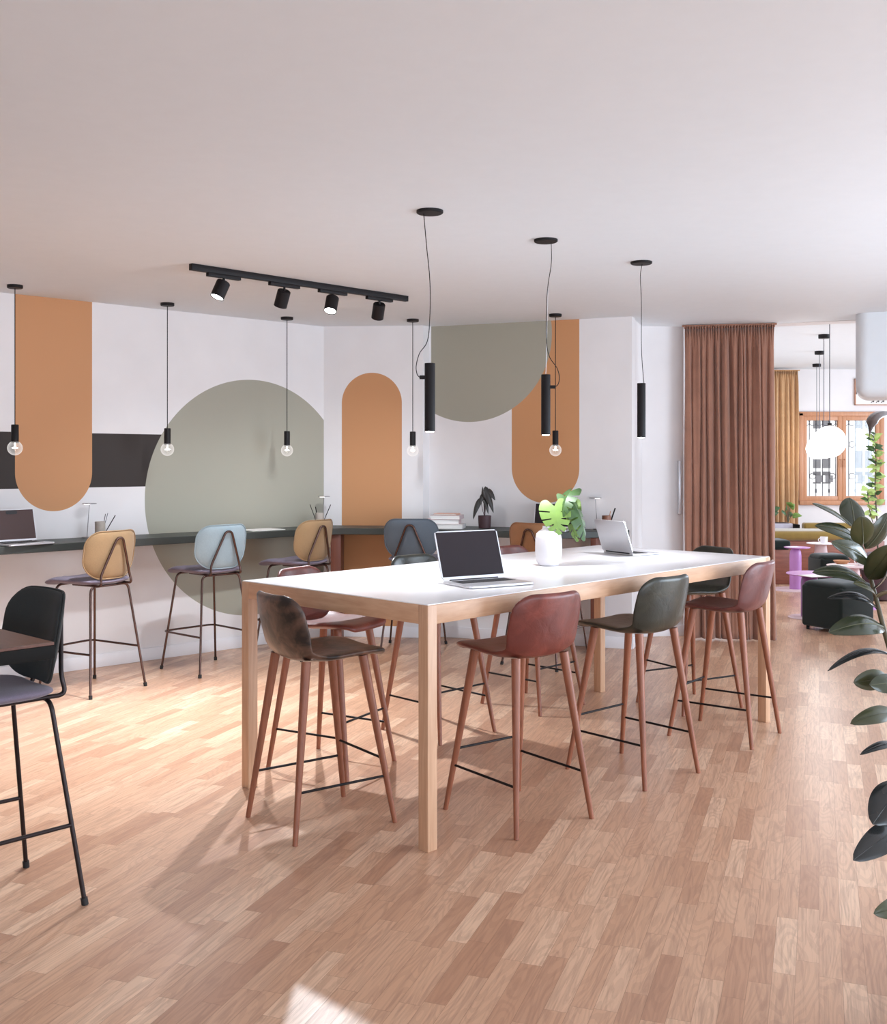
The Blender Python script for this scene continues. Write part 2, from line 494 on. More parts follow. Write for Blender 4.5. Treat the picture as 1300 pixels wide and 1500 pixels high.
# ---------------------------------------------------------------- room shell
WALL_T = 0.16
def wall(name, p0, p1, z0=0.0, z1=CEIL + 0.02, holes=(), m=None, side=1, t=WALL_T):
    p0, p1 = Vector((p0[0], p0[1], 0)), Vector((p1[0], p1[1], 0))
    d = p1 - p0; L = d.length; a = atan2(d.y, d.x)
    xs = sorted({0.0, L} | {h[0] for h in holes} | {h[1] for h in holes})
    zs = sorted({z0, z1} | {h[2] for h in holes} | {h[3] for h in holes})
    ya, yb = (0.0, t) if side > 0 else (-t, 0.0)
    mb = MB()
    solid = {}
    for i in range(len(xs) - 1):
        for k in range(len(zs) - 1):
            cx, cz = (xs[i] + xs[i + 1]) / 2, (zs[k] + zs[k + 1]) / 2
            solid[(i, k)] = not any(h[0] < cx < h[1] and h[2] < cz < h[3] for h in holes)
    for (i, k), s in solid.items():
        if not s: continue
        x0, x1, a0, a1 = xs[i], xs[i + 1], zs[k], zs[k + 1]
        mb.add([(x0, ya, a0), (x1, ya, a0), (x1, ya, a1), (x0, ya, a1)], [[0, 1, 2, 3]])
        mb.add([(x0, yb, a0), (x1, yb, a0), (x1, yb, a1), (x0, yb, a1)], [[3, 2, 1, 0]])
        for (di, dk, q) in ((-1, 0, [(x0, a0), (x0, a1)]), (1, 0, [(x1, a0), (x1, a1)]), (0, -1, [(x0, a0), (x1, a0)]), (0, 1, [(x0, a1), (x1, a1)])):
            if not solid.get((i + di, k + dk), False):
                (e0, f0), (e1, f1) = q
                mb.add([(e0, ya, f0), (e1, ya, f1), (e1, yb, f1), (e0, yb, f0)], [[0, 1, 2, 3]])
    o = mb.build(name, m or M['wall'], loc=(p0.x, p0.y, 0), rot=(0, 0, a), sharp=20, recalc=False)
    return struct(o)
def skirting(name, p0, p1, side, h=0.10, t=0.014):
    p0, p1 = Vector((p0[0], p0[1], 0)), Vector((p1[0], p1[1], 0))
    d = p1 - p0; a = atan2(d.y, d.x)
    y0, y1 = (0.0, t) if side > 0 else (-t, 0.0)
    return struct(MB().rbox(0, d.length, y0, y1, 0, h, 0.004, 2).build(name, M['skirt'], loc=(p0.x, p0.y, 0), rot=(0, 0, a)))

struct(MB().prism([(-7.4, -4.4), (9.4, -4.4), (9.4, 16.7), (-7.4, 16.7)], -0.1, 0.0).build('floor', M['floor']))
struct(MB().prism([(-7.3, -4.3), (5.5, -4.3), (5.5, 8.32), (2.2, 9.64), (1.7, 9.85), (-1.25, 9.95), (-7.3, 4.35)], CEIL, CEIL + 0.1).build('ceiling', M['white']))
struct(MB().prism([(1.9, 9.70), (9.3, 6.76), (9.3, 16.7), (4.2, 16.7), (1.9, 10.0)], 3.0, 3.1).build('ceiling_lounge', M['white']))

CORNER = (-1.08, 9.54)
PIL = (-0.183, 9.45)
REC0 = (-0.128, 9.55)
REC1 = (1.58, 8.87)
RET1 = (1.78, 9.50)
END = (2.17, 9.56)
ld = Vector((-1.0, -0.92)).normalized()
LEFT_END = (CORNER[0] + ld.x * 8.0, CORNER[1] + ld.y * 8.0)
M['mural_left'] = wall_paint('wall_paint_left_mural', [
    ('band', 1.2, 9.0, 1.377, 1.79, STRIPE),
    ('circle', 0.739, 1.268, 1.003, SAGE, -0.5, 9.0),
    ('capsule', 2.466, 0.291, 1.205, 5.0, ORANGE)])
M['mural_pillar'] = wall_paint('wall_paint_pillar_mural', [('capsule', 0.438, 0.273, -3.0, 2.37, ORANGE)])
M['mural_recess'] = wall_paint('wall_paint_recess_mural', [
    ('capsule', 1.084, 0.303, 1.214, 6.0, ORANGE),
    ('circle', 0.39, 2.68, 0.755, SAGE, 0.018, 9.0)])
wall('wall_left', CORNER, LEFT_END, m=M['mural_left'], side=-1)
wall('wall_back_pillar', CORNER, PIL, m=M['mural_pillar'], t=0.3)
wall('wall_back_pillar_side', PIL, REC0, t=0.1)
wall('wall_back', REC0, REC1, m=M['mural_recess'], t=0.12)
wall('wall_back_return', (REC1[0] + 0.03, REC1[1] + 0.095), (RET1[0] + 0.02, RET1[1] + 0.06), t=0.1)
wall('wall_back_curtain', RET1, END, t=0.2)
wall('wall_header', (2.05, 9.68), (9.3, 6.78), z0=CEIL - 0.004, z1=3.08, t=0.2)
lv = Vector((4.6 - 2.17, 16.45 - 9.56))
wall('wall_lounge_left', END, (4.6, 16.45), z1=3.05)
WX0, WX1, WZ0, WZ1 = 5.523, 6.80, 0.918, 2.32
wall('wall_lounge_back', (4.4, 16.4), (9.1, 16.4), z1=3.05, holes=[(WX0 - 4.4, WX1 - 4.4, WZ0, WZ1)], t=0.3)
wall('wall_lounge_right', (9.05, 16.5), (9.05, 6.7), z1=3.05, holes=[(2.2, 7.2, 0.7, 2.6)])
wall('wall_lounge_front', (9.1, 6.80), (5.25, 8.34), z1=3.05)
RW = [(2.3, 6.1), (9.0, 11.9)]
wall('wall_right', (5.2, 8.45), (5.2, -4.1), holes=[(a, b, 0.08, 2.45) for a, b in RW])
wall('wall_rear', (5.3, -4.0), (-7.1, -4.0), holes=[(1.2, 4.2, 0.6, 2.45), (6.0, 9.5, 0.6, 2.45)])
wall('wall_side', (-6.97, -4.1), (-6.97, 4.3))
skirting('baseboard_left', CORNER, LEFT_END, 1)
skirting('baseboard_pillar', CORNER, PIL, -1)
skirting('baseboard_back', REC0, REC1, -1)
skirting('baseboard_return', REC1, RET1, -1)
skirting('baseboard_curtain', RET1, END, -1)
skirting('baseboard_lounge_back', (4.6, 16.4), (9.05, 16.4), -1)

# rounded plaster bulkhead hanging at the right of the opening
hb = MB(); hd = Vector((1.0, -0.4, 0)).normalized(); hn = Vector((-0.4, -1.0, 0)).normalized()
o0 = Vector((3.49, 8.95, 0))
o = MB().rbox(0, 1.75, -0.30, 0.28, 2.095, CEIL + 0.09, 0.10, 8).build('trim_bulkhead', M['white'], loc=o0, rot=(0, 0, atan2(hd.y, hd.x)))
struct(o)

# lounge window: timber frame, two casements, iron grille, glass
def bar(mb, x0, x1, y0, y1, z0, z1, b=0.006): mb.rbox(x0, x1, y0, y1, z0, z1, b, 2); return mb
wf = MB(); fw = 0.055
yw0, yw1 = 16.36, 16.47
bar(wf, WX0 - 0.02, WX1 + 0.02, yw0, yw1, WZ1 - 0.045, WZ1 + 0.02); bar(wf, WX0 - 0.02, WX1 + 0.02, yw0 - 0.03, yw1, WZ0 - 0.02, WZ0 + 0.045)
bar(wf, WX0 - 0.02, WX0 + 0.045, yw0, yw1, WZ0, WZ1); bar(wf, WX1 - 0.045, WX1 + 0.02, yw0, yw1, WZ0, WZ1)
win = struct(wf.build('window_1', M['winwood']))
xm = 6.17
for (a, b) in ((WX0 + 0.04, xm), (xm, WX1 - 0.04)):
    s = MB()
    bar(s, a, b, 16.375, 16.44, WZ1 - 0.115, WZ1 - 0.04); bar(s, a, b, 16.375, 16.44, WZ0 + 0.04, WZ0 + 0.115)
    bar(s, a, a + 0.065, 16.37, 16.435, WZ0 + 0.05, WZ1 - 0.05); bar(s, b - 0.065, b, 16.37, 16.435, WZ0 + 0.05, WZ1 - 0.05)
    so = s.build('casement', M['winwood'], win)
    g = MB(); g.rbox(a + 0.06, b - 0.06, 16.40, 16.406, WZ0 + 0.11, WZ1 - 0.11, 0.0)
    g.build('pane', M['glass'], so)
    hx = b - 0.033 if b < 6.3 else a + 0.033
    h = MB(); h.tube([(hx, 16.37, 1.60), (hx, 16.335, 1.60), (hx, 16.335, 1.48)], 0.008, 8)
    h.build('window_handle', M['winwood'], so)
gr = thing('window_grille', 'grey wrought iron grille outside the timber casement window', 'grille', ((WX0 + WX1) / 2, 16.62, WZ0))
gm = MB(); hw = (WX1 - WX0) / 2 - 0.02; hh = WZ1 - WZ0 - 0.02
nb = 12
for k in range(nb + 1):
    x = -hw + 2 * hw * k / nb
    gm.tube([(x, 0, 0.01), (x, 0, hh)], 0.006, 6)
    if k % 2: gm.rbox(x - 0.012, x + 0.012, -0.01, 0.01, 0.16, 0.22, 0.003)
gm.build('grille_bars', M['iron'], gr)
for z in (0.08, hh - 0.03): MB().rbox(-hw, hw, -0.008, 0.008, z, z + 0.016, 0.002).build('grille_rail', M['iron'], gr)
def ring(c, r, n=20): return [(c[0] + r * cos(2 * pi * k / n), c[1], c[2] + r * sin(2 * pi * k / n)) for k in range(n)]
for k in range(nb):
    x = -hw + 2 * hw * (k + 0.5) / nb
    MB().tube(ring((x, 0, hh - 0.12), 0.05), 0.005, 6, closed=True).build('grille_scroll', M['iron'], gr)
    if k % 3 == 2:
        for z in (0.42, 0.92): MB().tube(ring((x, 0, z), 0.048), 0.005, 6, closed=True).build('grille_ring', M['iron'], gr)
# the pale building over the street
fb = thing('street_building', 'pale sunlit building seen through the lounge window', 'building', (6.2, 24.0, -3.0))
MB().rbox(-9, 9, 0, 2.0, 0, 11, 0.0).build('facade_wall', M['facade'], fb)
MB().rbox(-9, 9, -0.15, 0, 4.1, 4.25, 0.0).build('cornice', M['facade'], fb)

# ---------------------------------------------------------------- light
def area(name, loc, aim, sx, sy, w, col=(1, 1, 1)):
    l = bpy.data.lights.new(name, 'AREA'); l.shape = 'RECTANGLE'; l.size = sx; l.size_y = sy
    l.energy = w; l.color = col
    o = bpy.data.objects.new(name, l); COL.objects.link(o); o.location = loc
    o.rotation_euler = (Vector(aim)).to_track_quat('-Z', 'Y').to_euler()
    return o
def spot(name, loc, aim, w, cone, blend=0.5, col=(1, 1, 1), r=0.03):
    l = bpy.data.lights.new(name, 'SPOT'); l.energy = w; l.spot_size = R(cone); l.spot_blend = blend
    l.color = col; l.shadow_soft_size = r
    o = bpy.data.objects.new(name, l); COL.objects.link(o); o.location = loc
    o.rotation_euler = (Vector(aim)).to_track_quat('-Z', 'Y').to_euler()
    return o
def point(name, loc, w, col, r):
    l = bpy.data.lights.new(name, 'POINT'); l.energy = w; l.color = col; l.shadow_soft_size = r
    o = bpy.data.objects.new(name, l); COL.objects.link(o); o.location = loc
    return o
COOL = (0.70, 0.84, 1.0); WARM = (1.0, 0.86, 0.76); NEUT = (0.92, 0.95, 1.0)
area('daylight_right_near', (5.25, 8.45 - 10.45, 1.26), (-1, 0.9, 0.04), 2.9, 2.3, 110, COOL)
area('daylight_right_far', (5.25, 8.45 - 4.2, 1.26), (-1, 0.1, 0.35), 3.8, 2.3, 225, COOL)
area('daylight_rear_a', (5.3 - 2.7, -4.05, 1.5), (-0.1, 1, 0.5), 3.0, 1.8, 125, COOL)
area('added_fill_rear_b', (5.3 - 7.7, -4.05, 1.5), (0.1, 1, 0.6), 3.4, 1.8, 60, COOL)  # fill light added behind the camera to lift the ceiling
area('added_light_lounge_right', (9.1, 16.5 - 4.7, 1.65), (-1, 0, 0), 4.9, 1.9, 270, COOL)  # area light added at an unseen side opening to brighten the lounge
area('daylight_lounge_window', ((WX0 + WX1) / 2, 17.5, 3.5), (-0.05, -1, -0.75), 1.8, 1.4, 200, COOL)
w = bpy.data.worlds.new('sky'); SC.world = w; w.use_nodes = True
bg = w.node_tree.nodes['Background']; bg.inputs[0].default_value = (0.93, 0.96, 1.0, 1); bg.inputs[1].default_value = 1.5
# ---------------------------------------------------------------- long counter
ct = thing('counter', 'long dark green-black counter running round the painted walls', 'counter', (CORNER[0], CORNER[1], 0))
def rel(p): return (p[0] - CORNER[0], p[1] - CORNER[1])
le = 5.6
wl = Vector((CORNER[0], CORNER[1], 0)); dl = Vector((ld.x, ld.y, 0)); nl = Vector((-ld.y, ld.x, 0))
far_in = wl + dl * le + nl * 0.002; far_out = wl + dl * le + nl * 0.45
poly = [far_in, far_out, Vector((-2.99, 7.14, 0)), Vector((-1.41, 8.72, 0)), Vector((-1.02, 9.07, 0)), Vector((-0.86, 9.12, 0)), Vector((-0.45, 9.07, 0)), Vector((0.1, 8.82, 0)), Vector((0.95, 8.63, 0)), Vector((1.22, 8.69, 0)),
        Vector((1.56, 8.872, 0)), Vector((-0.125, 9.545, 0)), Vector((-0.183, 9.445, 0)), Vector((-1.08, 9.535, 0))]
cm = MB(); cm.prism([rel(p) for p in poly], 0.945, 1.0)
wt = cm.build('worktop', M['counter'], ct, sharp=25)
bv = wt.modifiers.new('edge', 'BEVEL'); bv.width = 0.004; bv.segments = 2; bv.limit_method = 'ANGLE'; bv.angle_limit = R(40)
for (x, y, w_, a) in ((-0.93, 9.27, 0.09, 0.0), (1.27, 8.80, 0.05, -0.3), (-4.2, 6.45, 0.09, 0.75)):
    q = MB(); q.rbox(-w_ / 2, w_ / 2, -0.14, 0.14, 0.0, 0.945, 0.004, M=Matrix.Translation((x - CORNER[0], y - CORNER[1], 0)) @ Matrix.Rotation(a, 4, 'Z'))
    q.build('support_panel', M['redwood'], ct)

# ---------------------------------------------------------------- tall white table
TA = math.atan2(2.16, 2.048)
TL, TW = 2.976, 1.262
tb = thing('high_table', 'long white-topped high table with square pale oak legs', 'table', (-0.063, 4.26, 0), TA)
q = MB(); q.rbox(0.004, TL - 0.004, 0.004, TW - 0.004, 0.996, 1.0, 0.0008, 1); q.build('tabletop', M['tabletop'], tb)
lg = 0.055
for (x, y) in ((0, 0), (TL - lg, 0), (0, TW - lg), (TL - lg, TW - lg)):
    q = MB(); q.rbox(x, x + lg, y, y + lg, 0.0, 0.996, 0.003, 3); q.build('leg', M['oak'], tb)
for (y) in (0.0008, TW - 0.0358):
    q = MB(); q.rbox(lg - 0.002, TL - lg + 0.002, y, y + 0.035, 0.917, 0.996, 0.002); q.build('apron', M['oakx'], tb)
for (x) in (0.0008, TL - 0.0358):
    q = MB(); q.rbox(x, x + 0.035, lg - 0.002, TW - lg + 0.002, 0.917, 0.996, 0.002); q.build('apron', M['oaky'], tb)

# ---------------------------------------------------------------- leather shell stools
def shell(part):
    prof = spline([(0.232, 0.722), (0.205, 0.741), (0.10, 0.742), (-0.02, 0.735), (-0.12, 0.736), (-0.172, 0.750), (-0.202, 0.785), (-0.222, 0.84), (-0.240, 0.92), (-0.252, 0.985), (-0.256, 1.014)], 6)
    prof = [Vector((p[0], 0, p[1])) for p in prof]
    d = [0.0]
    for i in range(1, len(prof)): d.append(d[-1] + (prof[i] - prof[i - 1]).length)
    Ltot = d[-1]
    def samp(s):
        s = min(max(s, 0), Ltot); i = 0
        while i < len(d) - 2 and d[i + 1] < s: i += 1
        t = (s - d[i]) / (d[i + 1] - d[i]); p = prof[i].lerp(prof[i + 1], t)
        tg = (prof[min(i + 2, len(prof) - 1)] - prof[max(i - 1, 0)]).normalized()
        return p, tg
    crease = 0.415
    ends = [0, 0.0015, 0.004, 0.008, 0.014, 0.022, 0.034, 0.05, 0.075, 0.1]
    ss = ends + [0.1 + (Ltot - 0.2) * k / 22 for k in range(1, 22)] + [Ltot - e for e in ends[::-1]]
    def width(s):
        t = s / Ltot
        if s < crease: w = 0.212 - 0.012 * (s / crease)
        else: w = 0.200 + 0.006 * sin(pi * (s - crease) / (Ltot - crease)) - 0.012 * ((s - crease) / (Ltot - crease)) ** 3
        for (e, rc) in ((s, 0.10), (Ltot - s, 0.085)):
            if e < rc: w = w - rc + sqrt(max(0.0, rc * rc - (rc - e) ** 2)) * 1.0
        return w
    n = 22
    rows = []
    for s in ss:
        if part == 'seat' and s > crease + 1e-6 and rows and rows[-1][0] >= crease - 1e-6: break
        if part == 'back' and s < crease - 0.012: continue
        p, tg = samp(s); nrm = Vector((-tg.z, 0, tg.x))
        if nrm.z < 0 and s < crease * 0.5: nrm = -nrm
        nrm = Vector((tg.z, 0, -tg.x))        # towards the sitter
        w = max(0.012, width(s))
        e = min(s, Ltot - s); T = 0.034 * (sqrt(max(0, 1 - ((0.017 - e) / 0.017) ** 2)) if e < 0.017 else 1.0)
        T = max(T, 0.0015)
        b = min(1, max(0, (s - 0.30) / 0.2))
        curl = 0.016 + 0.042 * b
        top, bot = [], []
        for k in range(n + 1):
            y = -w + 2 * w * k / n
            y = w * sin((k / n - 0.5) * pi)
            q = abs(y) / w
            h = T / 2 * sqrt(max(0.0, 1 - q ** 6))
            c = curl * (abs(y) / 0.21) ** 2.2
            top.append(p + Vector((0, y, 0)) + nrm * (c + h)); bot.append(p + Vector((0, y, 0)) + nrm * (c - h))
        rows.append((s, top + bot[1:-1][::-1]))
    mb = MB(); rr = [r[1] for r in rows]
    mb.grid(rr, close=True)
    m_ = len(rr[0])
    if part == 'seat': mb.add(rr[0], [list(range(m_))])
    else: mb.add(rr[-1], [list(range(m_))])
    return mb
FW, FD = 0.22, 0.245
def leg_pts(sx, sy):
    foot = Vector((sx * FD, sy * FW, 0.0)); topp = Vector((sx * 0.14 - 0.010, sy * 0.14, 0.732))
    return foot, topp
def leather_stool(label, m, loc, deg, group='leather shell stools at the white table'):
    t = thing('leather_bar_stool', label, 'bar stool', loc, R(deg), group)
    shell('seat').build('seat', m, t, 60); shell('back').build('backrest', m, t, 60)
    for sx in (1, -1):
        for sy in (1, -1):
            f, p = leg_pts(sx, sy)
            pts = [f.lerp(p, k / 8) for k in range(9)]
            MB().tube(pts, [0.0112 + 0.0098 * (k / 8) for k in range(9)], 14).build('leg', M['leg'], t)
    def on(sx, sy, z):
        f, p = leg_pts(sx, sy); return f.lerp(p, z / p.z)
    for (a, b, z) in (((1, 1), (-1, 1), 0.205), ((1, -1), (-1, -1), 0.205), ((1, 1), (1, -1), 0.28)):
        MB().tube([on(*a, z), on(*b, z)], 0.0055, 10).build('crossbar', M['black'], t)
    return t
leather_stool('black leather stool with painted reflections at the near short end of the white table', M['l_black'], (-0.54, 4.66, 0), 36)
leather_stool('red-brown leather stool with its back to us, beside the nearest table leg', M['l_red'], (0.332, 4.738, 0), 127)
leather_stool('green-black leather stool between the two red-brown ones on the near long side', M['l_green'], (0.963, 5.39, 0), 132)
leather_stool('plum-brown leather stool at the far end of the near long side, before the curtain', M['l_plum'], (1.624, 6.11, 0), 143)
leather_stool('red-brown leather stool across the table with its seat lit, behind the near-end black stool', M['l_red'], (-0.58, 5.50, 0), -29)
leather_stool('black leather stool across the table, in front of the slate blue stool', M['l_green'], (-0.03, 6.20, 0), -46)
leather_stool('red leather stool across the table, only its back top showing beside the open laptop', M['l_red'], (0.58, 6.87, 0), -45)
leather_stool('glossy dark green leather stool at the far short end, in front of the curtain', M['l_green'], (1.59, 6.85, 0), 209)

# ---------------------------------------------------------------- tube-framed upholstered stools
def tube_stool(label, mback, loc, deg, mtube, group='upholstered tube-frame stools'):
    t = thing('tube_frame_bar_stool', label, 'bar stool', loc, R(deg), group)
    r = 0.0085
    FX, FY = 0.255, 0.245; TX, TY, TZ = 0.165, 0.165, 0.728
    for sx in (1, -1):
        for sy in (1, -1):
            pts = fillet([(sx * FX, sy * FY, 0.0), (sx * TX, sy * TY, TZ), (sx * (TX - 0.0), 0, TZ)], 0.045, 7)
            lo = MB().tube(pts, r, 10).build('leg', mtube, t)
            a, b = Vector((sx * FX, sy * FY, 0)), Vector((sx * TX, sy * TY, TZ))
            MB().tube([a, a.lerp(b, 0.035)], 0.0125, 10).build('foot_cap', M['rubber'], lo)
    def on(sx, sy, z):
        a, b = Vector((sx * FX, sy * FY, 0)), Vector((sx * TX, sy * TY, TZ)); return a.lerp(b, z / TZ)
    z = 0.285
    a1, a2, b1, b2 = on(-1, 1, z), on(1, 1, z), on(1, -1, z), on(-1, -1, z)
    MB().tube(fillet([a1, a2 + Vector((0.045, 0.012, 0)), b1 + Vector((0.045, -0.012, 0)), b2], 0.06, 7), 0.0075, 10).build('footrest', mtube, t)
    # seat pad
    out = [(-x, y) for (x, y) in rrect(0.49, 0.43, (0.10, 0.10, 0.09, 0.09), 8)]
    def fs(a, b, h):
        wv = 0.008 * cos(a / 0.22 * 1.5) ; return Vector((a + 0.052, b * (0.96 + 0.12 * a), 0.765 + h - 0.01 * (1 - (b / 0.22) ** 2) - max(0, a - 0.12) * 0.25))
    s = MB().pad(out, 0.05, fs, 5.0).build('seat', M['f_seat'], t, 60)
    # backrest: wider than tall, fuller lower corners, wrapped round the sitter
    ob = rrect(0.445, 0.325, (0.10, 0.10, 0.145, 0.145), 10)
    def fb(a, b, h):
        zz = 0.94 + b
        x = -0.215 - 0.055 * (b / 0.32) + 1.25 * a * a
        nx = 1.0
        return Vector((x + h, a * (1 - 0.25 * h), zz))
    bk = MB().pad(ob, 0.042, fb, 5.0).build('backrest', mback, t, 60)
    MB().tube([fb(p[0] * 1.006, p[1] * 1.006, -0.008) for p in ob], 0.0042, 6, closed=True).build('piping', mback, bk)
    def bx(y, z, off=0.034): return Vector((-0.215 - 0.055 * ((z - 0.94) / 0.32) + 1.25 * y * y - off, y, z))
    ap = 1.055
    pts = [Vector((0.04, 0.135, 0.735)), Vector((-0.238, 0.135, 0.735)), bx(0.128, 0.80, 0.05), bx(0.026, ap), bx(-0.026, ap), bx(-0.128, 0.80, 0.05), Vector((-0.238, -0.135, 0.735)), Vector((0.04, -0.135, 0.735))]
    pts = fillet(pts, 0.05, 8)
    MB().tube(pts, 0.0085, 10).build('back_frame', mtube, t)
    return t
tube_stool('tan-backed tube stool at the counter, nearest the laptop with the brown screen', M['f_tan'], (-2.435, 7.34, 0), 150, M['bronze'])
tube_stool('pale blue tube stool at the counter in front of the big sage circle', M['f_blue'], (-1.79, 8.04, 0), 137, M['bronze'])
tube_stool('tan-backed tube stool at the counter close to the room corner, partly behind the white table', M['f_tan'], (-1.19, 8.66, 0), 146, M['bronze'])
tube_stool('slate blue tube stool at the counter beneath the orange arch', M['f_slate'], (-0.248, 8.90, 0), 84, M['bronze'])
tube_stool('camel brown tube stool at the back counter, behind the white vase', M['f_tan2'], (0.80, 8.27, 0), 54, M['bronze'])
tube_stool('charcoal-backed tube stool tucked under the dark table at the left edge', M['f_coal'], (-1.63, 3.76, 0), 225, M['gunmetal'])

# ---------------------------------------------------------------- dark table at the left edge
dd = Vector((-0.73, 0.68, 0)).normalized()
dt = thing('dark_table', 'dark wooden high table whose corner reaches in from the left', 'table', (-1.245, 3.39, 0), atan2(dd.y, dd.x))
MB().rbox(0, 1.6, 0.0, 0.8, 0.947, 0.99, 0.002).build('table_edge', M['darkedge'], dt)
MB().rbox(0.002, 1.598, 0.002, 0.798, 0.99, 1.0, 0.001, 1).build('tabletop', M['darktop'], dt)
for (x, y) in ((0.62, 0.50), (1.5, 0.50)):
    MB().rbox(x - 0.04, x + 0.04, y, y + 0.08, 0.0, 0.947, 0.005).build('leg', M['darkedge'], dt)

# ---------------------------------------------------------------- laptops
def laptop(label, loc, ang, W, D, tilt, mscr, mback, notch=False, text=None, scrh=None):
    """hinge along local +X through the origin, keyboard towards local -Y"""
    t = thing('laptop', label, 'laptop', loc, ang, 'open laptops')
    b = MB()
    b.prism([(x, y - D / 2) for (x, y) in rrect(W, D, 0.012, 5)], 0.002, 0.013)
    ob = b.build('base', M['alu'], t, 30)
    bv = ob.modifiers.new('edge', 'BEVEL'); bv.width = 0.002; bv.segments = 2; bv.limit_method = 'ANGLE'
    k = MB()
    for r_ in range(6):
        n = 14
        for c in range(n):
            if r_ == 5 and 4 <= c <= 8:
                if c == 4: k.rbox(-W * 0.42 + W * 0.84 * 4 / n + 0.001, -W * 0.42 + W * 0.84 * 9 / n - 0.001, -0.035 - 0.0165 * 6 + 0.001, -0.035 - 0.0165 * 5, 0.0128, 0.0142, 0.0004, 1)
                continue
            x0 = -W * 0.42 + W * 0.84 * c / n
            k.rbox(x0 + 0.001, x0 + W * 0.84 / n - 0.001, -0.035 - 0.0165 * (r_ + 1) + 0.001, -0.035 - 0.0165 * r_, 0.0128, 0.0142, 0.0004, 1)
    k.build('keyboard', M['keys'], ob)
    tp = MB(); tp.rbox(-0.06, 0.06, -D + 0.012, -D * 0.62, 0.0125, 0.0134, 0.0003, 1); tp.build('trackpad', M['alu'], ob)
    H_ = scrh or D * 0.97
    Mx = Matrix.Translation((0, 0.0, 0.016)) @ Matrix.Rotation(-tilt, 4, 'X')
    l = MB()
    l.prism([(x, y + H_ / 2) for (x, y) in rrect(W, H_, 0.012, 5)], -0.003, 0.003, M=Mx @ Matrix.Rotation(pi / 2, 4, 'X'))
    lo = l.build('lid', mback, t, 30)
    s = MB(); s.rbox(-W / 2 + 0.006, W / 2 - 0.006, -0.0042, -0.0028, 0.014, H_ - 0.005, 0.0004, 1, M=Mx)
    so = s.build('screen', mscr, lo)
    if notch:
        nmb = MB(); nmb.prism(rrect(0.085, 0.026, 0.012, 5), 0.0043, 0.0052, M=Mx @ Matrix.Translation((0, 0, H_ - 0.022)) @ Matrix.Rotation(pi / 2, 4, 'X'))
        nmb.build('camera_notch', M['keys'], so)
    if text:
        cu = bpy.data.curves.new('lid_lettering', 'FONT'); cu.body = text; cu.size = 0.0085; cu.align_x = 'CENTER'; cu.extrude = 0.0001
        cu.materials.append(M['alu'])
        tmp = bpy.data.objects.new('tmp', cu); me_ = bpy.data.meshes.new_from_object(tmp); bpy.data.objects.remove(tmp)
        to = bpy.data.objects.new('lid_lettering', me_); COL.objects.link(to); to.parent = lo
        to.matrix_local = Mx @ Matrix.Translation((0, -0.0043, 0.004)) @ Matrix.Rotation(pi / 2, 4, 'X')
    MB().tube([(-W * 0.38, 0.0, 0.0145), (W * 0.38, 0.0, 0.0145)], 0.005, 8).build('hinge', M['keys'], t)
    return t
laptop('open silver laptop with dark screen facing us, near the front of the white table', (0.147, 5.073, 1.0), R(31.4) , 0.359, 0.245, R(19), M['screen'], M['alu'], text='MacBook')
laptop('open silver laptop seen from behind its lid at the far end of the white table', (1.081, 6.56, 1.0), R(-61) + pi, 0.30, 0.215, R(19), M['screen'], M['alu'])
bpy.data.objects['laptop.001'].rotation_euler[2] = R(119)
laptop('open laptop with brown screen on the counter at the left edge', (-3.005, 7.41, 1.0), R(52), 0.34, 0.235, R(13), M['screen2'], M['alu'], notch=True)
laptop('open laptop with black screen on the back counter, half hidden by the monstera leaves', (0.915, 8.87, 1.0), R(-20), 0.33, 0.22, R(16), M['screen'], M['alu'])

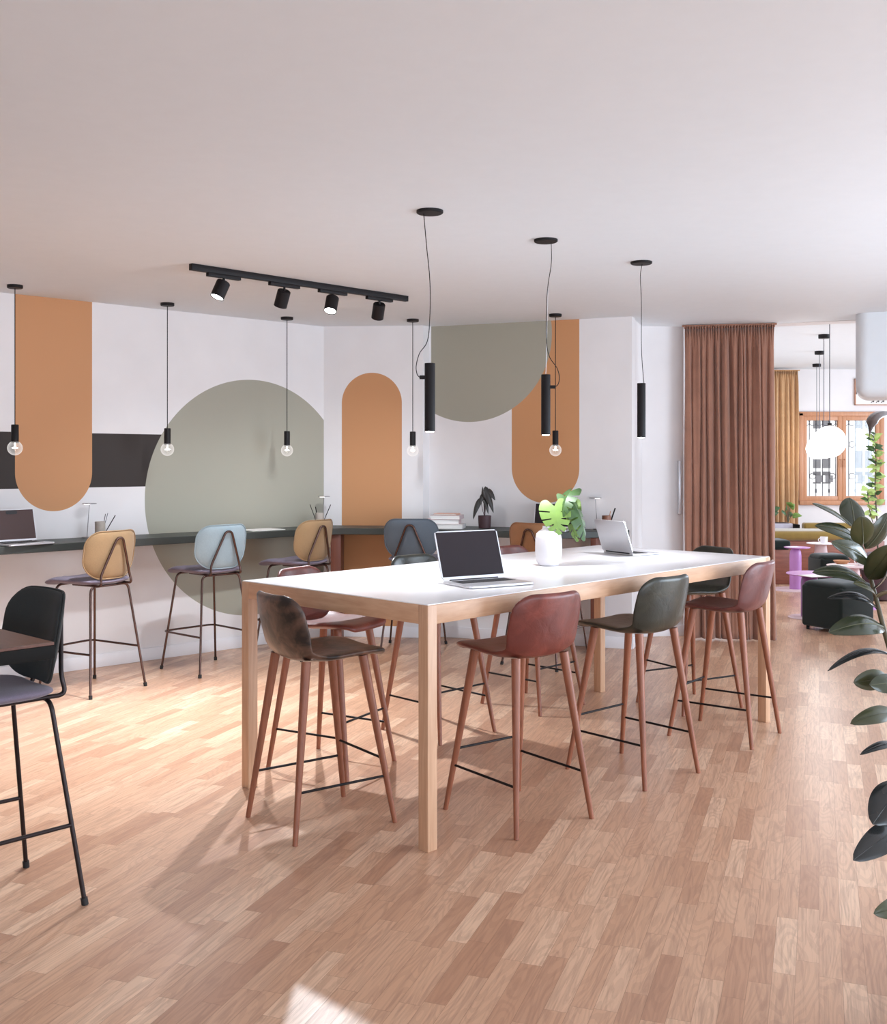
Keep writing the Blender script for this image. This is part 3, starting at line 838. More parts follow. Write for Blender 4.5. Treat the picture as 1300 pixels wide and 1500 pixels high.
# ---------------------------------------------------------------- vase with monstera
vs = thing('vase', 'white ceramic vase holding monstera leaves on the white table', 'vase', (0.583, 5.87, 1.0))
MB().lathe([(0.0, 0.0), (0.050, 0.0), (0.056, 0.004), (0.066, 0.022), (0.073, 0.05), (0.0745, 0.09), (0.073, 0.15), (0.068, 0.176), (0.055, 0.190), (0.040, 0.198), (0.034, 0.204), (0.0325, 0.214), (0.033, 0.2185), (0.030, 0.2185), (0.028, 0.205), (0.028, 0.15), (0.0, 0.15)], 40).build('body', M['ceramic'], vs, 50)
def leaf(mb, base, tip, w, nrm, bend=0.12, ex=0.8, fold=0.15, prof=0.5, cols=6, rows=14, cuts=None, heart=0.0, droop=0.0, th=0.0016):
    """one leaf blade from base to tip; nrm the side it shows"""
    base, tip, nrm = Vector(base), Vector(tip), Vector(nrm).normalized()
    L = (tip - base).length; ax = (tip - base).normalized()
    side = ax.cross(nrm).normalized(); nn = side.cross(ax).normalized()
    top = []
    for i in range(rows + 1):
        t = i / rows
        s = (sin(pi * t ** prof) ** ex) if 0 < t < 1 else 0.0
        if cuts and 0 < t < 1: s = max(s, 0.35 if t < 0.15 else 0)
        row = []
        for k in range(-cols, cols + 1):
            q = k / cols; ww = w * s * q
            if cuts:
                c = 1.0
                for (ct_, cs, deep, wd) in cuts:
                    if (q > 0) == (cs > 0) and abs(t - ct_ + 0.0 * abs(q)) < wd: c = min(c, deep)
                ww = w * s * q * c
            al = L * t - heart * L * abs(q) ** 1.5 * (1 - t) + (0.14 * L * abs(q) * t * (1 - t) if cuts else 0)
            z = bend * L * 4 * t * (1 - t) * 0.5 - droop * L * t * t + fold * abs(ww) - (0.25 * abs(ww) * abs(q))
            row.append(base + ax * al + side * ww + nn * z)
        top.append(row)
    n = len(top[0])
    bot = [[p - nn * th for p in r] for r in top]
    o = len(mb.v)
    mb.grid(top); mb.grid([r[::-1] for r in bot])
    for r in (0, rows): pass
    # rim
    rim_t = [r[-1] for r in top] + [r[0] for r in top[::-1]]
    rim_b = [r[-1] for r in bot] + [r[0] for r in bot[::-1]]
    mb.grid([rim_t, rim_b], close=True)
    return mb
VO = Vector((0.583, 5.87, 1.0))
def monstera(vst, base, tip, W, nrm, m, bend=0.1, fold=-0.1, slots=(0.40, 0.55, 0.68, 0.80), curl=0.0, th=0.0012, deep=0.34):
    """a split heart-shaped blade; base is where the stalk joins, tip the point"""
    base, tip, nrm = Vector(base), Vector(tip), Vector(nrm).normalized()
    L = (tip - base).length; ax = (tip - base).normalized()
    side = ax.cross(nrm).normalized(); nn = side.cross(ax).normalized()
    key = spline([(0.10, -0.06, 0), (0.42, -0.27, 0), (0.80, -0.20, 0), (1.0, 0.06, 0), (0.97, 0.34, 0), (0.80, 0.60, 0), (0.50, 0.84, 0), (0.18, 0.97, 0), (0.0, 1.0, 0)], 8)
    n = len(key) - 1
    def E(t):
        x = t * n; i = min(int(x), n - 1); return key[i].lerp(key[i + 1], x - i)
    ts = sorted(set([k / 40 for k in range(41)] + [s + d for s in slots for d in (-0.013, -0.012, 0.012, 0.013)]))
    mb = MB()
    for sg in (1, -1):
        top = []
        for t in ts:
            e = E(t); mid = Vector((0, max(0.0, (t - 0.22) / 0.78), 0))
            cut = any(abs(t - (s + (0.02 if sg < 0 else 0))) < 0.0125 for s in slots)
            f = deep if cut else 1.0
            row = []
            for k in range(7):
                p = mid.lerp(e, f * k / 6)
                x, y = p.x * W * sg, p.y * L
                z = bend * L * 2 * (p.y + 0.2) * (1 - p.y) + fold * abs(x) - curl * x * x / W
                row.append(base + ax * y + side * x + nn * z)
            top.append(row)
        mb.grid(top); mb.grid([[p - nn * th for p in r][::-1] for r in top])
    return mb.build('leaf', m, vst, 60, recalc=False)
VO = Vector((0.583, 5.87, 1.0))
P = lambda u, v, dy=0.0: at(u, v, 5.87 + dy) - VO
monstera(vs, P(812, 742), P(819, 784, -0.05), 0.088, (0.08, -1, 0.12), M['leaf_lime'], bend=0.12, fold=-0.05)
monstera(vs, P(838, 722, 0.05), P(825, 757, -0.03), 0.056, (-0.55, -0.7, 0.3), M['leaf_mid'], bend=0.25, fold=-0.35)
monstera(vs, P(834, 735, 0.04), P(857, 793, 0.0), 0.066, (0.55, -0.6, 0.25), M['leaf_mid'], bend=0.22, fold=-0.5, deep=0.22)
monstera(vs, P(840, 745, 0.10), P(846, 794, 0.06), 0.050, (-0.55, -0.7, 0.2), M['leaf_lime'], bend=0.22, fold=-0.5, deep=0.22)
for (a, b, c) in ((P(804, 785), P(808, 762, 0), P(812, 743)), (P(806, 785), P(818, 760, 0.05), P(838, 724, 0.05)), (P(805, 785), P(812, 750, 0.06), P(834, 737, 0.04)), (P(806, 785), P(822, 752, 0.08), P(840, 747, 0.10))):
    MB().tube(spline([a - Vector((0, 0, 0.03)), a, b, c], 6), 0.0032, 8).build('stem', M['leaf_lime'], vs)

# ---------------------------------------------------------------- things on the counter
def pen_cup(label, x, y, m, pens, r=0.038, h=0.125):
    t = thing('pen_cup', label, 'cup', (x, y, 1.0), 0, 'pen cups on the counter')
    MB().lathe([(0, 0.0), (r, 0), (r, h), (r - 0.004, h), (r - 0.004, 0.01), (0, 0.01)], 24).build('cup_body', m, t)
    for (ax, ay, l, pr, mm) in pens:
        a = Vector((ax * 0.3 * r, ay * 0.3 * r, 0.012)); b = a + Vector((ax * 0.05, ay * 0.03, l))
        MB().tube([a, b], pr, 8).build('pencil', mm, t)
    return t
def desk_lamp(label, x, y, h, ang):
    t = thing('desk_lamp', label, 'lamp', (x, y, 1.0), ang, 'thin disc desk lamps')
    MB().lathe([(0, 0), (0.036, 0), (0.036, 0.006), (0.0, 0.009)], 28).build('lamp_base', M['steel'], t)
    MB().tube([(0.0, 0, 0.006), (0.018, 0, h - 0.004)], 0.0028, 8).build('lamp_stem', M['steel'], t)
    d = MB().lathe([(0, 0), (0.052, 0), (0.052, 0.004), (0, 0.006)], 28, (0.018, 0, h - 0.006)).build('lamp_head', M['steel'], t)
    MB().lathe([(0, 0), (0.022, 0), (0.022, 0.004), (0, 0.004)], 20, (0.0, 0, h - 0.0095)).build('lamp_diffuser', M['lens2'], d)
    return t
pen_cup('grey stone pencil cup on the left counter behind the tan stool', -2.575, 7.93, M['stone'], [(0.6, 0.3, 0.17, 0.0022, M['black']), (0.9, 0.2, 0.175, 0.0022, M['iron']), (1.9, -0.2, 0.16, 0.0035, M['black'])])
desk_lamp('thin desk lamp beside the grey stone pencil cup on the left counter', -2.68, 7.95, 0.262, 0.6)
pen_cup('beige pencil cup in the corner of the counter beside the sage circle', -1.085, 9.26, M['stone'], [(-1.4, 0.3, 0.185, 0.003, M['black']), (-0.6, 0.2, 0.165, 0.004, M['black']), (1.6, -0.2, 0.185, 0.0035, M['black'])])
desk_lamp('thin desk lamp standing in the counter corner beside the orange arch', -1.075, 9.365, 0.268, 0.3)
pen_cup('brown pen cup on the back counter behind the far white laptop', 1.355, 8.79, M['woodcup'], [(1.2, 0.2, 0.175, 0.006, M['black']), (0.5, -0.3, 0.15, 0.003, M['tan'])])
desk_lamp('thin desk lamp on the back counter behind the far white laptop', 1.30, 8.93, 0.27, 2.9)

def book(label, x, y, z, w_, d_, h, ang, mc):
    t = thing('book', label, 'book', (x, y, z), ang, 'books stacked on the counter')
    c = MB(); c.rbox(-w_ / 2, w_ / 2, -d_ / 2, d_ / 2, 0, 0.003, 0.0008, 1); c.rbox(-w_ / 2, w_ / 2, -d_ / 2, d_ / 2, h - 0.003, h, 0.0008, 1)
    c.rbox(w_ / 2 - 0.003, w_ / 2, -d_ / 2, d_ / 2, 0.001, h - 0.001, 0.0008, 1)
    c.build('cover', mc, t)
    MB().rbox(-w_ / 2 + 0.005, w_ / 2 - 0.003, -d_ / 2 + 0.005, d_ / 2 - 0.005, 0.003, h - 0.003, 0.0).build('pages', M['paper'], t)
    return t
bx, by = 0.0, 9.12
book('wide pale book at the bottom of the stack on the counter', bx + 0.03, by, 1.0, 0.30, 0.22, 0.038, -0.15, M['book_w'])
book('thick white book second from the bottom of the counter stack', bx + 0.0, by + 0.02, 1.0385, 0.29, 0.21, 0.040, -0.1, M['book_p'])
book('white book second from the top of the counter stack, pink spine', bx + 0.03, by, 1.079, 0.26, 0.19, 0.036, -0.2, M['book_p'])
book('thin coral book lying on top of the counter stack', bx + 0.03, by, 1.1155, 0.20, 0.15, 0.012, -0.25, M['book_c'])

pp = thing('potted_plant', 'drooping dark-leaved plant in a plum pot on the back counter', 'plant', (0.355, 9.12, 1.0))
MB().lathe([(0, 0), (0.048, 0), (0.052, 0.004), (0.057, 0.108), (0.053, 0.108), (0.051, 0.095), (0, 0.095)], 28).build('pot', M['pot'], pp)
MB().lathe([(0.0, 0.099), (0.0505, 0.096)], 24).build('soil', M['soil'], pp)
for (tx, tz, bz, bx_, w_) in ((-0.10, 0.075, 0.26, -0.035, 0.026), (0.075, 0.13, 0.33, 0.0, 0.03), (0.055, 0.17, 0.36, 0.005, 0.024), (0.09, 0.24, 0.34, 0.02, 0.028), (-0.02, 0.36, 0.22, 0.0, 0.02), (0.03, 0.12, 0.27, -0.01, 0.02), (-0.05, 0.2, 0.3, -0.01, 0.02)):
    b = Vector((bx_, 0, bz)); tp = Vector((tx, -0.03 if tx > 0 else -0.02, tz))
    mb = MB(); leaf(mb, b, tp, w_, (0.2 if tx > 0 else -0.3, -0.8, 0.3), bend=0.25, fold=-0.2, cols=3)
    mb.build('leaf', M['leaf_dark'], pp, 60)
    MB().tube(spline([Vector((0.0, 0, 0.095)), Vector((bx_ * 0.5, 0, bz * 0.6)), b], 5), 0.0028, 6).build('stem', M['pot'], pp)
mg = MB(); mg.rbox(-0.16, 0.16, -0.11, 0.11, 0, 0.006, 0.001, 1); mo = mg.build('magazine', M['paper'], None, loc=(-1.52, 8.86, 1.0), rot=(0, 0, R(43)))
tag(mo, 'flat white magazine lying on the counter in front of the sage circle', 'magazine')

# ---------------------------------------------------------------- bulb pendants
def bulb_pendant(label, x, y, zt=1.83):
    t = thing('bulb_pendant', label, 'pendant lamp', (x, y, 0), 0, 'bare bulb pendants over the counter')
    MB().lathe([(0, CEIL - 0.022), (0.048, CEIL - 0.022), (0.052, CEIL - 0.018), (0.052, CEIL), (0, CEIL)], 32).build('ceiling_rose', M['black'], t)
    MB().tube([(0, 0, CEIL - 0.022), (0, 0, zt - 0.002)], 0.0034, 8).build('cord', M['black'], t)
    MB().lathe([(0, zt), (0.022, zt), (0.025, zt - 0.004), (0.025, zt - 0.128), (0.0, zt - 0.128)], 24).build('socket', M['black'], t)
    cz = zt - 0.162; r = 0.05
    prof = [(0.016, zt - 0.128), (0.020, zt - 0.13)] if False else [(0.018, cz + 0.0466)]
    prof = [(r * sin(R(a)), cz + r * cos(R(a))) for a in range(20, 181, 10)]
    b = MB().lathe(prof, 28).build('bulb', M['bulb'], t, 180)
    f = MB().tube([(0, 0, zt - 0.128), (0, 0, cz)], 0.0045, 8)
    f.rbox(-0.018, 0.018, -0.003, 0.003, cz - 0.004, cz + 0.004, 0.001); f.rbox(-0.003, 0.003, -0.018, 0.018, cz - 0.004, cz + 0.004, 0.001)
    f.build('filament', M['filament'], b)
    return t
bulb_pendant('bare bulb pendant at the left edge in front of the orange capsule', -2.954, 7.29)
bulb_pendant('bare bulb pendant at the left rim of the big sage circle', -2.12, 8.12)
bulb_pendant('bare bulb pendant hanging across the right half of the big sage circle', -1.32, 8.92)
bulb_pendant('bare bulb pendant just right of the orange arch', -0.263, 9.05)
bulb_pendant('bare bulb pendant beside the second black cylinder lamp', 0.924, 8.73)

# ---------------------------------------------------------------- cylinder pendants over the table
def cyl_pendant(label, x, y, path, knob):
    t = thing('cylinder_pendant', label, 'pendant lamp', (x, y, 0), 0, 'black cylinder pendants over the white table')
    MB().lathe([(0, CEIL - 0.014), (0.060, CEIL - 0.014), (0.065, CEIL - 0.010), (0.065, CEIL), (0, CEIL)], 36).build('ceiling_rose', M['black'], t)
    z1, z0 = 2.052, 1.722
    cy = MB().lathe([(0.0, z1), (0.0245, z1), (0.0255, z1 - 0.002), (0.0255, z0), (0.022, z0), (0.022, z0 + 0.02), (0, z0 + 0.02)], 32).build('shade', M['black'], t)
    MB().lathe([(0, z0 - 0.004), (0.018, z0 - 0.003), (0.0215, z0 + 0.001)], 28).build('diffuser', M['lens'], cy)
    MB().tube(spline(path, 8), 0.0021, 8).build('cord', M['black'], t)
    if knob:
        k = knob; MB().tube([(k * 0.022, 0, 1.984), (k * 0.05, 0, 1.984)], 0.0095, 14).build('cord_grip', M['black'], cy)
        MB().tube([(0, 0, CEIL - 0.014), (0, 0, z1 - 0.001)] if False else [(path[2][0], path[2][1], path[2][2]), (0, 0, z1 - 0.001)], 0.0011, 6).build('suspension_wire', M['alu'], t)
    spot('pendant_downlight', (x, y, z0 - 0.012), (0, 0, -1), 20, 96, 0.8, NEUT, 0.02)
    return t
cyl_pendant('nearest black cylinder pendant, cord looping to its left side', -0.066, 5.12, [(-0.03, 0, 2.777), (-0.016, 0, 2.62), (0.0, 0, 2.45), (0.0, 0, 2.28), (-0.012, 0, 2.16), (-0.05, 0, 2.10), (-0.066, 0, 2.04), (-0.062, 0, 2.0), (-0.05, 0, 1.984)], -1)
cyl_pendant('middle black cylinder pendant, cord looping to its right side', 0.56, 5.79, [(0.03, 0, 2.777), (0.03, 0, 2.66), (0.012, 0, 2.54), (0.004, 0, 2.42), (0.004, 0, 2.24), (0.02, 0, 2.15), (0.06, 0, 2.09), (0.074, 0, 2.04), (0.068, 0, 2.0), (0.05, 0, 1.984)], 1)
cyl_pendant('farthest black cylinder pendant with a nearly straight cord', 1.204, 6.436, [(0.005, 0, 2.777), (-0.006, 0, 2.7), (0.0, 0, 2.55), (0.0, 0, 2.3), (0.005, 0, 2.18), (0.016, 0, 2.051)], 0)

# ---------------------------------------------------------------- track with four spotlights
tr = thing('track_light', 'black ceiling track with four swivelling spotlights', 'spotlight track', (-1.553, 6.49, CEIL), atan2(1.29, 1.283))
MB().rbox(0, 1.82, -0.018, 0.018, -0.04, 0.0, 0.002).build('rail', M['black'], tr)
ra = atan2(1.29, 1.283)
SPOTS = [(0.24, (-0.36, -0.30, -1.0), True), (0.71, (-0.35, 0.45, -1.0), False), (1.12, (-0.12, -0.45, -1.0), True), (1.55, (-0.2, 0.65, -1.0), False)]
for (s, dw, lit) in SPOTS:
    a = MB().rbox(s - 0.12, s + 0.12, -0.016, 0.016, -0.062, -0.04, 0.002).build('adapter', M['black'], tr)
    MB().tube([(s, 0, -0.062), (s, 0, -0.09)], 0.008, 10).build('swivel', M['black'], a)
    dv = Vector(dw).normalized()
    dloc = Matrix.Rotation(-ra, 3, 'Z') @ dv
    q = Vector((0, 0, -1)).rotation_difference(dloc).to_matrix().to_4x4()
    Mx = Matrix.Translation((s, 0, -0.085)) @ q
    hd_ = MB().lathe([(0.0, 0.0), (0.040, 0.0), (0.044, -0.005), (0.044, -0.112), (0.040, -0.112), (0.038, -0.095), (0, -0.095)], 32, M=Mx).build('spot_head', M['black'], tr)
    MB().lathe([(0, -0.107), (0.039, -0.108)], 28, M=Mx).build('lens', M['lens'], hd_)
    wp = Vector((-1.553, 6.49, CEIL)) + Matrix.Rotation(ra, 3, 'Z') @ (Mx @ Vector((0, 0, -0.12)))
    spot('track_spot_beam', wp, dv, 360 if lit else 80, 100 if lit else 95, 1.0, (0.88, 0.93, 1.0), 0.03)
# ---------------------------------------------------------------- curtains
def curtain(name, label, p0, p1, z0, z1, m, folds, amp, seed, flare=0.0, group=None, hem=0.0):
    rnd = random.Random(seed)
    p0, p1 = Vector(p0), Vector(p1); d = (p1 - p0); L = d.length; d.normalize(); n = Vector((d.y, -d.x, 0))
    t = thing(name, label, 'curtain', (p0.x, p0.y, 0), 0, group)
    NX, NZ = folds * 16, 44
    ph = [rnd.uniform(-0.25, 0.25) for _ in range(folds + 2)]; am = [rnd.uniform(0.65, 1.15) for _ in range(folds + 2)]
    wd = [rnd.uniform(0.6, 1.5) for _ in range(folds)]; tot = sum(wd)
    ed = [0.0]
    for w_ in wd: ed.append(ed[-1] + w_ / tot)
    def f(u, h):       # u along 0..1, h 0 bottom..1 top
        k = 0
        while k < folds - 1 and ed[k + 1] < u: k += 1
        q = (u - ed[k]) / (ed[k + 1] - ed[k])
        deep = am[k] * (1 - q) + am[k + 1] * q
        s = abs(sin(pi * min(max(q, 0.0), 1.0))) ** 0.55
        wob = 0.16 * sin(u * folds * 5.1 + h * 3.0) + 0.25 * sin(2 * pi * (u * folds * 0.37) + h * 1.2 + ph[k])
        top = max(0.0, (h - 0.94) / 0.06)
        fine = 0.22 * sin(2 * pi * u * folds * 2.6 + 1.3) + 0.25
        body = deep * s * (0.55 + 0.45 * wd[k] / 1.5) + wob
        return amp * (body * (1 - top) + fine * top)
    rows = []
    for j in range(NZ + 1):
        h = j / NZ; z = z0 + (z1 - z0) * h
        row = []
        for i in range(NX + 1):
            u = i / NX
            x = u * L + flare * (1 - h) ** 1.5 * u * L * 0.5 + 0.004 * sin(9 * h + u * 40)
            row.append(d * x + n * f(u, h) + Vector((0, 0, z)))
        rows.append(row)
    mb = MB(); mb.grid(rows)
    o = mb.build('cloth', m, t, 180, recalc=False)
    so = o.modifiers.new('thickness', 'SOLIDIFY'); so.thickness = 0.004
    hm = MB(); hm.grid([[p + n * 0.0 + Vector((0, 0, 0.0)) for p in rows[-1]], [p + Vector((0, 0, 0.022)) for p in rows[-1]]])
    ho = hm.build('header_tape', m, o, 180, recalc=False); sh = ho.modifiers.new('thickness', 'SOLIDIFY'); sh.thickness = 0.009
    MB().rbox(-0.02, L + 0.02, -0.02, 0.02, z1 + 0.018, z1 + 0.034, 0.003, M=Matrix.Rotation(atan2(d.y, d.x), 4, 'Z')).build('curtain_track', m, t)
    return t
curtain('curtain', 'tall brown curtain drawn beside the opening to the lounge', (2.145, 9.42, 0), (2.90, 9.27, 0), 0.012, 2.752, M['curtain'], 13, 0.066, 3, flare=0.05)
curtain('curtain', 'golden tan curtain beside the lounge window', (4.62, 16.1, 0), (5.40, 16.1, 0), 0.02, 2.93, M['curtain2'], 11, 0.06, 5)
ip = MB().rbox(-0.012, 0.012, -0.05, 0.05, -0.24, 0.24, 0.004).build('wall_panel', M['alu'], None, loc=(2.125, 9.535, 1.34)); tag(ip, 'slim grey wall panel at the left edge of the brown curtain', 'panel')

# ---------------------------------------------------------------- lounge globes
GL = [(3.688, 10.1, 1.762, 'nearest and largest lit globe pendant in the lounge'), (4.28, 11.9, 1.757, 'second lit globe pendant in the lounge, just behind the largest'),
      (4.87, 13.7, 1.755, 'third lit globe pendant in the lounge, counted from the largest'), (5.47, 15.5, 1.757, 'farthest and smallest-looking lit globe pendant in the lounge')]
for (x, y, z, lb) in GL:
    t = thing('globe_pendant', lb, 'pendant lamp', (x, y, 0), 0, 'globe pendants in the lounge')
    MB().lathe([(0, 2.955), (0.055, 2.955), (0.06, 2.96), (0.06, 3.0), (0, 3.0)], 28).build('ceiling_rose', M['black'], t)
    MB().tube([(0, 0, 2.955), (0, 0, z + 0.15)], 0.004, 8).build('cord', M['iron'], t)
    MB().lathe([(0, z + 0.178), (0.02, z + 0.178), (0.022, z + 0.14), (0, z + 0.14)], 20).build('cap', M['black'], t)
    MB().lathe([(0.15 * sin(R(a)), z + 0.15 * cos(R(a))) for a in range(0, 181, 6)], 40).build('globe', M['globe'], t, 180)

# ---------------------------------------------------------------- lounge furniture
def side_table(label, x, y, h, r, mt, ms, mbase, sx=0.0, rs=0.09, rb=None, cone=False):
    t = thing('side_table', label, 'side table', (x, y, 0), 0, 'round lacquered side tables in the lounge')
    MB().lathe([(0, h - 0.012), (r - 0.01, h - 0.012), (r, h - 0.006), (r - 0.002, h), (0, h)], 48).build('tabletop', mt, t)
    rb = rb or r
    MB().lathe([(0, 0), (rb, 0), (rb, 0.006), (rb - 0.012, 0.012), (0, 0.014)], 48, (sx, 0, 0)).build('base', mbase, t)
    p = [(0, 0.012), (rs, 0.012), (rs, h * 0.80), (rs * 0.92, h * 0.9), (rs * 0.6, h - 0.012), (0, h - 0.012)]
    if cone: p = [(0, 0.012), (rs * 1.7, 0.012), (rs, h - 0.012), (0, h - 0.012)]
    MB().lathe(p, 36, (sx, 0, 0)).build('pedestal', ms, t)
    return t
side_table('lilac round side table directly behind the nearest green pouf', 3.75, 10.66, 0.446, 0.285, M['lilac'], M['purple'], M['blush'], -0.06, 0.085, 0.21)
side_table('lilac round side table in front of the red wood bench, its blush base disc showing', 4.33, 12.95, 0.525, 0.155, M['lilac'], M['lilac'], M['blush'], -0.02, 0.07, 0.28)
side_table('small blush side table carrying the white coffee cup', 4.87, 13.65, 0.52, 0.18, M['ceramic'], M['blush'], M['blush'], 0, 0.07, 0.2, True)
side_table('blush round side table behind the rubber plant leaves, carrying a tan bowl', 4.42, 11.45, 0.45, 0.26, M['blush'], M['blush'], M['lilac'], 0, 0.085, 0.28)
def paper(label, x, y, z, w_, d_, a):
    o = MB().rbox(-w_ / 2, w_ / 2, -d_ / 2, d_ / 2, 0, 0.005, 0.001, 1).build('leaflet', M['paper'], None, loc=(x, y, z), rot=(0, 0, a)); tag(o, label, 'leaflet')
paper('white leaflet on the lilac table behind the nearest pouf', 3.66, 10.42, 0.446, 0.24, 0.2, 0.35)
paper('white leaflet on the lilac table by the red wood bench', 4.28, 12.93, 0.525, 0.15, 0.12, 0.2)
paper('white leaflet beside the tan bowl on the blush table', 4.31, 11.44, 0.45, 0.2, 0.18, 0.2)
def cup(label, x, y, z, r, h):
    t = thing('coffee_cup', label, 'cup', (x, y, z))
    MB().lathe([(0, 0), (r * 0.75, 0), (r * 0.9, h * 0.2), (r, h), (r * 0.92, h), (r * 0.82, h * 0.25), (0, h * 0.12)], 24).build('cup_body', M['ceramic'], t, 60)
    MB().tube([(-r * 0.88 + r * 0.62 * -sin(R(a)), 0, h * 0.52 + h * 0.30 * cos(R(a))) for a in range(0, 181, 20)], h * 0.06, 8).build('handle', M['ceramic'], t)
cup('white coffee cup on the small blush table in the lounge', 4.885, 13.58, 0.52, 0.048, 0.085)
cup('white cup on the blush table among the rubber plant leaves', 4.52, 11.42, 0.45, 0.055, 0.09)
bw = MB().lathe([(0, 0), (0.05, 0), (0.085, 0.03), (0.09, 0.04), (0.082, 0.04), (0.045, 0.012), (0, 0.012)], 28).build('bowl', M['tan'], None, loc=(4.36, 11.58, 0.45)); tag(bw, 'tan clay bowl on the blush table behind the rubber plant', 'bowl')
def pouf(label, x, y, w_, h, a):
    t = thing('pouf', label, 'pouf', (x, y, 0), R(a), 'bottle green poufs in the lounge')
    MB().rbox(-w_ / 2, w_ / 2, -w_ / 2, w_ / 2, 0.035, h - 0.05, 0.03, 4).build('body', M['velvet'], t, 60)
    MB().pad(rrect(w_ - 0.005, w_ - 0.005, 0.06, 6), 0.09, lambda p, q, hh_: Vector((p, q, h - 0.055 + hh_)), 6.0).build('seat', M['velvet'], t, 60)
    for sx in (1, -1):
        for sy in (1, -1): MB().tube([(sx * w_ * 0.4, sy * w_ * 0.4, 0), (sx * w_ * 0.4, sy * w_ * 0.4, 0.038)], 0.016, 12).build('foot', M['black'], t)
    return t
pouf('bottle green pouf nearest to us, beside the rubber plant', 3.68, 9.88, 0.46, 0.475, 30)
pouf('bottle green pouf farther back, behind the blush table', 4.50, 12.35, 0.36, 0.51, 6)
bn = thing('bench_end', 'red wood bench end with a green cushion, beside the brown curtain', 'bench', (4.22, 13.72, 0))
MB().rbox(-0.45, 0.22, -0.2, 0.25, 0, 0.44, 0.006).build('plinth', M['benchwood'], bn)
MB().rbox(-0.45, 0.225, -0.205, 0.25, 0.442, 0.565, 0.04, 5).build('cushion', M['velvet'], bn, 60)
bq = thing('banquette', 'long olive velvet banquette on a red wood plinth beneath the lounge window', 'sofa', (4.3, 14.5, 0))
MB().rbox(0.0, 1.75, 0.0, 0.62, 0, 0.48, 0.006).build('plinth', M['benchwood'], bq)
MB().rbox(-0.01, 1.76, -0.05, 0.62, 0.482, 0.62, 0.055, 5).build('seat_cushion', M['olive'], bq, 60)
MB().rbox(0.82, 1.75, 0.50, 0.64, 0.60, 0.70, 0.03, 4).build('back_roll', M['olive'], bq, 60)
pb = thing('planter_box', 'grey-topped planter box with a dark end behind the olive banquette', 'planter', (4.62, 15.35, 0))
MB().rbox(-0.3, 0.40, -0.16, 0.16, 0.0, 0.68, 0.012).build('box', M['greybox'], pb)
MB().rbox(0.402, 0.50, -0.165, 0.165, 0.0, 0.665, 0.01).build('end_panel', M['darkedge'], pb)
MB().rbox(-0.26, 0.36, -0.13, 0.13, 0.675, 0.684, 0.002).build('soil', M['soil'], pb)
def tuft(label, x, y, z, leaves, mts, seed):
    rnd = random.Random(seed)
    t = thing('leafy_plant', label, 'plant', (x, y, z), 0, 'plants in the lounge planter box')
    for (dx, dz, w_, mi) in leaves:
        tip = Vector((dx, rnd.uniform(-0.1, 0.02), dz)); b = Vector((dx * 0.35, rnd.uniform(-0.03, 0.03), max(0.1, dz * 0.62 + 0.05)))
        mb = MB(); leaf(mb, b, tip, w_, (rnd.uniform(-0.3, 0.3), -0.8, 0.5), bend=0.25, fold=-0.15, cols=3)
        mb.build('leaf', mts[mi], t, 60)
        MB().tube([(0, 0, 0), b * 0.6 + Vector((0, 0, 0.02)), b], 0.005, 6).build('stem', M['stem'], t)
tuft('dark bushy plant at the curtain side of the grey planter box', 4.72, 15.32, 0.685, [(-0.07, 0.33, 0.06, 0), (0.02, 0.27, 0.06, 0), (0.13, 0.15, 0.05, 0), (0.15, 0.22, 0.05, 0), (-0.02, 0.18, 0.06, 0), (0.07, 0.1, 0.05, 0), (-0.1, 0.15, 0.05, 0)], [M['leaf_mid'], M['leaf_lime']], 2)
tuft('bright green arching plant at the dark end of the grey planter box', 4.99, 15.32, 0.685, [(-0.05, 0.24, 0.06, 0), (0.02, 0.30, 0.06, 1), (0.10, 0.27, 0.055, 1), (0.18, 0.10, 0.05, 1), (-0.12, 0.16, 0.05, 0), (0.08, 0.12, 0.05, 0)], [M['leaf_mid'], M['leaf_lime']], 4)
ac = thing('armchair', 'mauve armchair at the far right of the lounge, mostly hidden by leaves', 'armchair', (5.55, 13.2, 0), R(150))
MB().rbox(-0.3, 0.3, -0.3, 0.3, 0.16, 0.42, 0.05, 4).build('seat', M['mauvechair'], ac, 60)
MB().rbox(-0.36, -0.22, -0.32, 0.32, 0.2, 0.66, 0.05, 4).build('backrest', M['mauvechair'], ac, 60)
for sx in (1, -1):
    for sy in (1, -1): MB().tube([(sx * 0.26, sy * 0.26, 0), (sx * 0.24, sy * 0.24, 0.18)], 0.016, 10).build('leg', M['leg'], ac)

# framed print on the far wall
pf = thing('framed_print', 'wood-framed white print with dark marks on the far lounge wall', 'picture', (6.37, 16.385, 2.44))
q = MB()
for (a, b, c, d_) in ((0, 0.7, 0, 0.012), (0, 0.7, 0.40, 0.412), (0, 0.012, 0, 0.412), (0.688, 0.7, 0, 0.412)): q.rbox(a, b, -0.02, 0.012, c, d_, 0.002, 1)
q.build('frame', M['frame'], pf)
MB().rbox(0.01, 0.69, -0.006, 0.010, 0.01, 0.402, 0.0).build('print', M['paper'], pf)
q = MB()
q.tube([(0.024, -0.008, 0.17), (0.024, -0.008, 0.235), (0.052, -0.008, 0.235), (0.052, -0.008, 0.20), (0.024, -0.008, 0.20), (0.056, -0.008, 0.17)], 0.006, 6)
for k in range(3):
    x = 0.25 + k * 0.078
    q.tube([(x, -0.008, 0.042), (x + 0.045, -0.008, 0.067)], 0.005, 6); q.tube([(x + 0.022, -0.008, 0.072), (x + 0.047, -0.008, 0.068), (x + 0.04, -0.008, 0.047)], 0.005, 6)
q.build('print_marks', M['black'], pf)

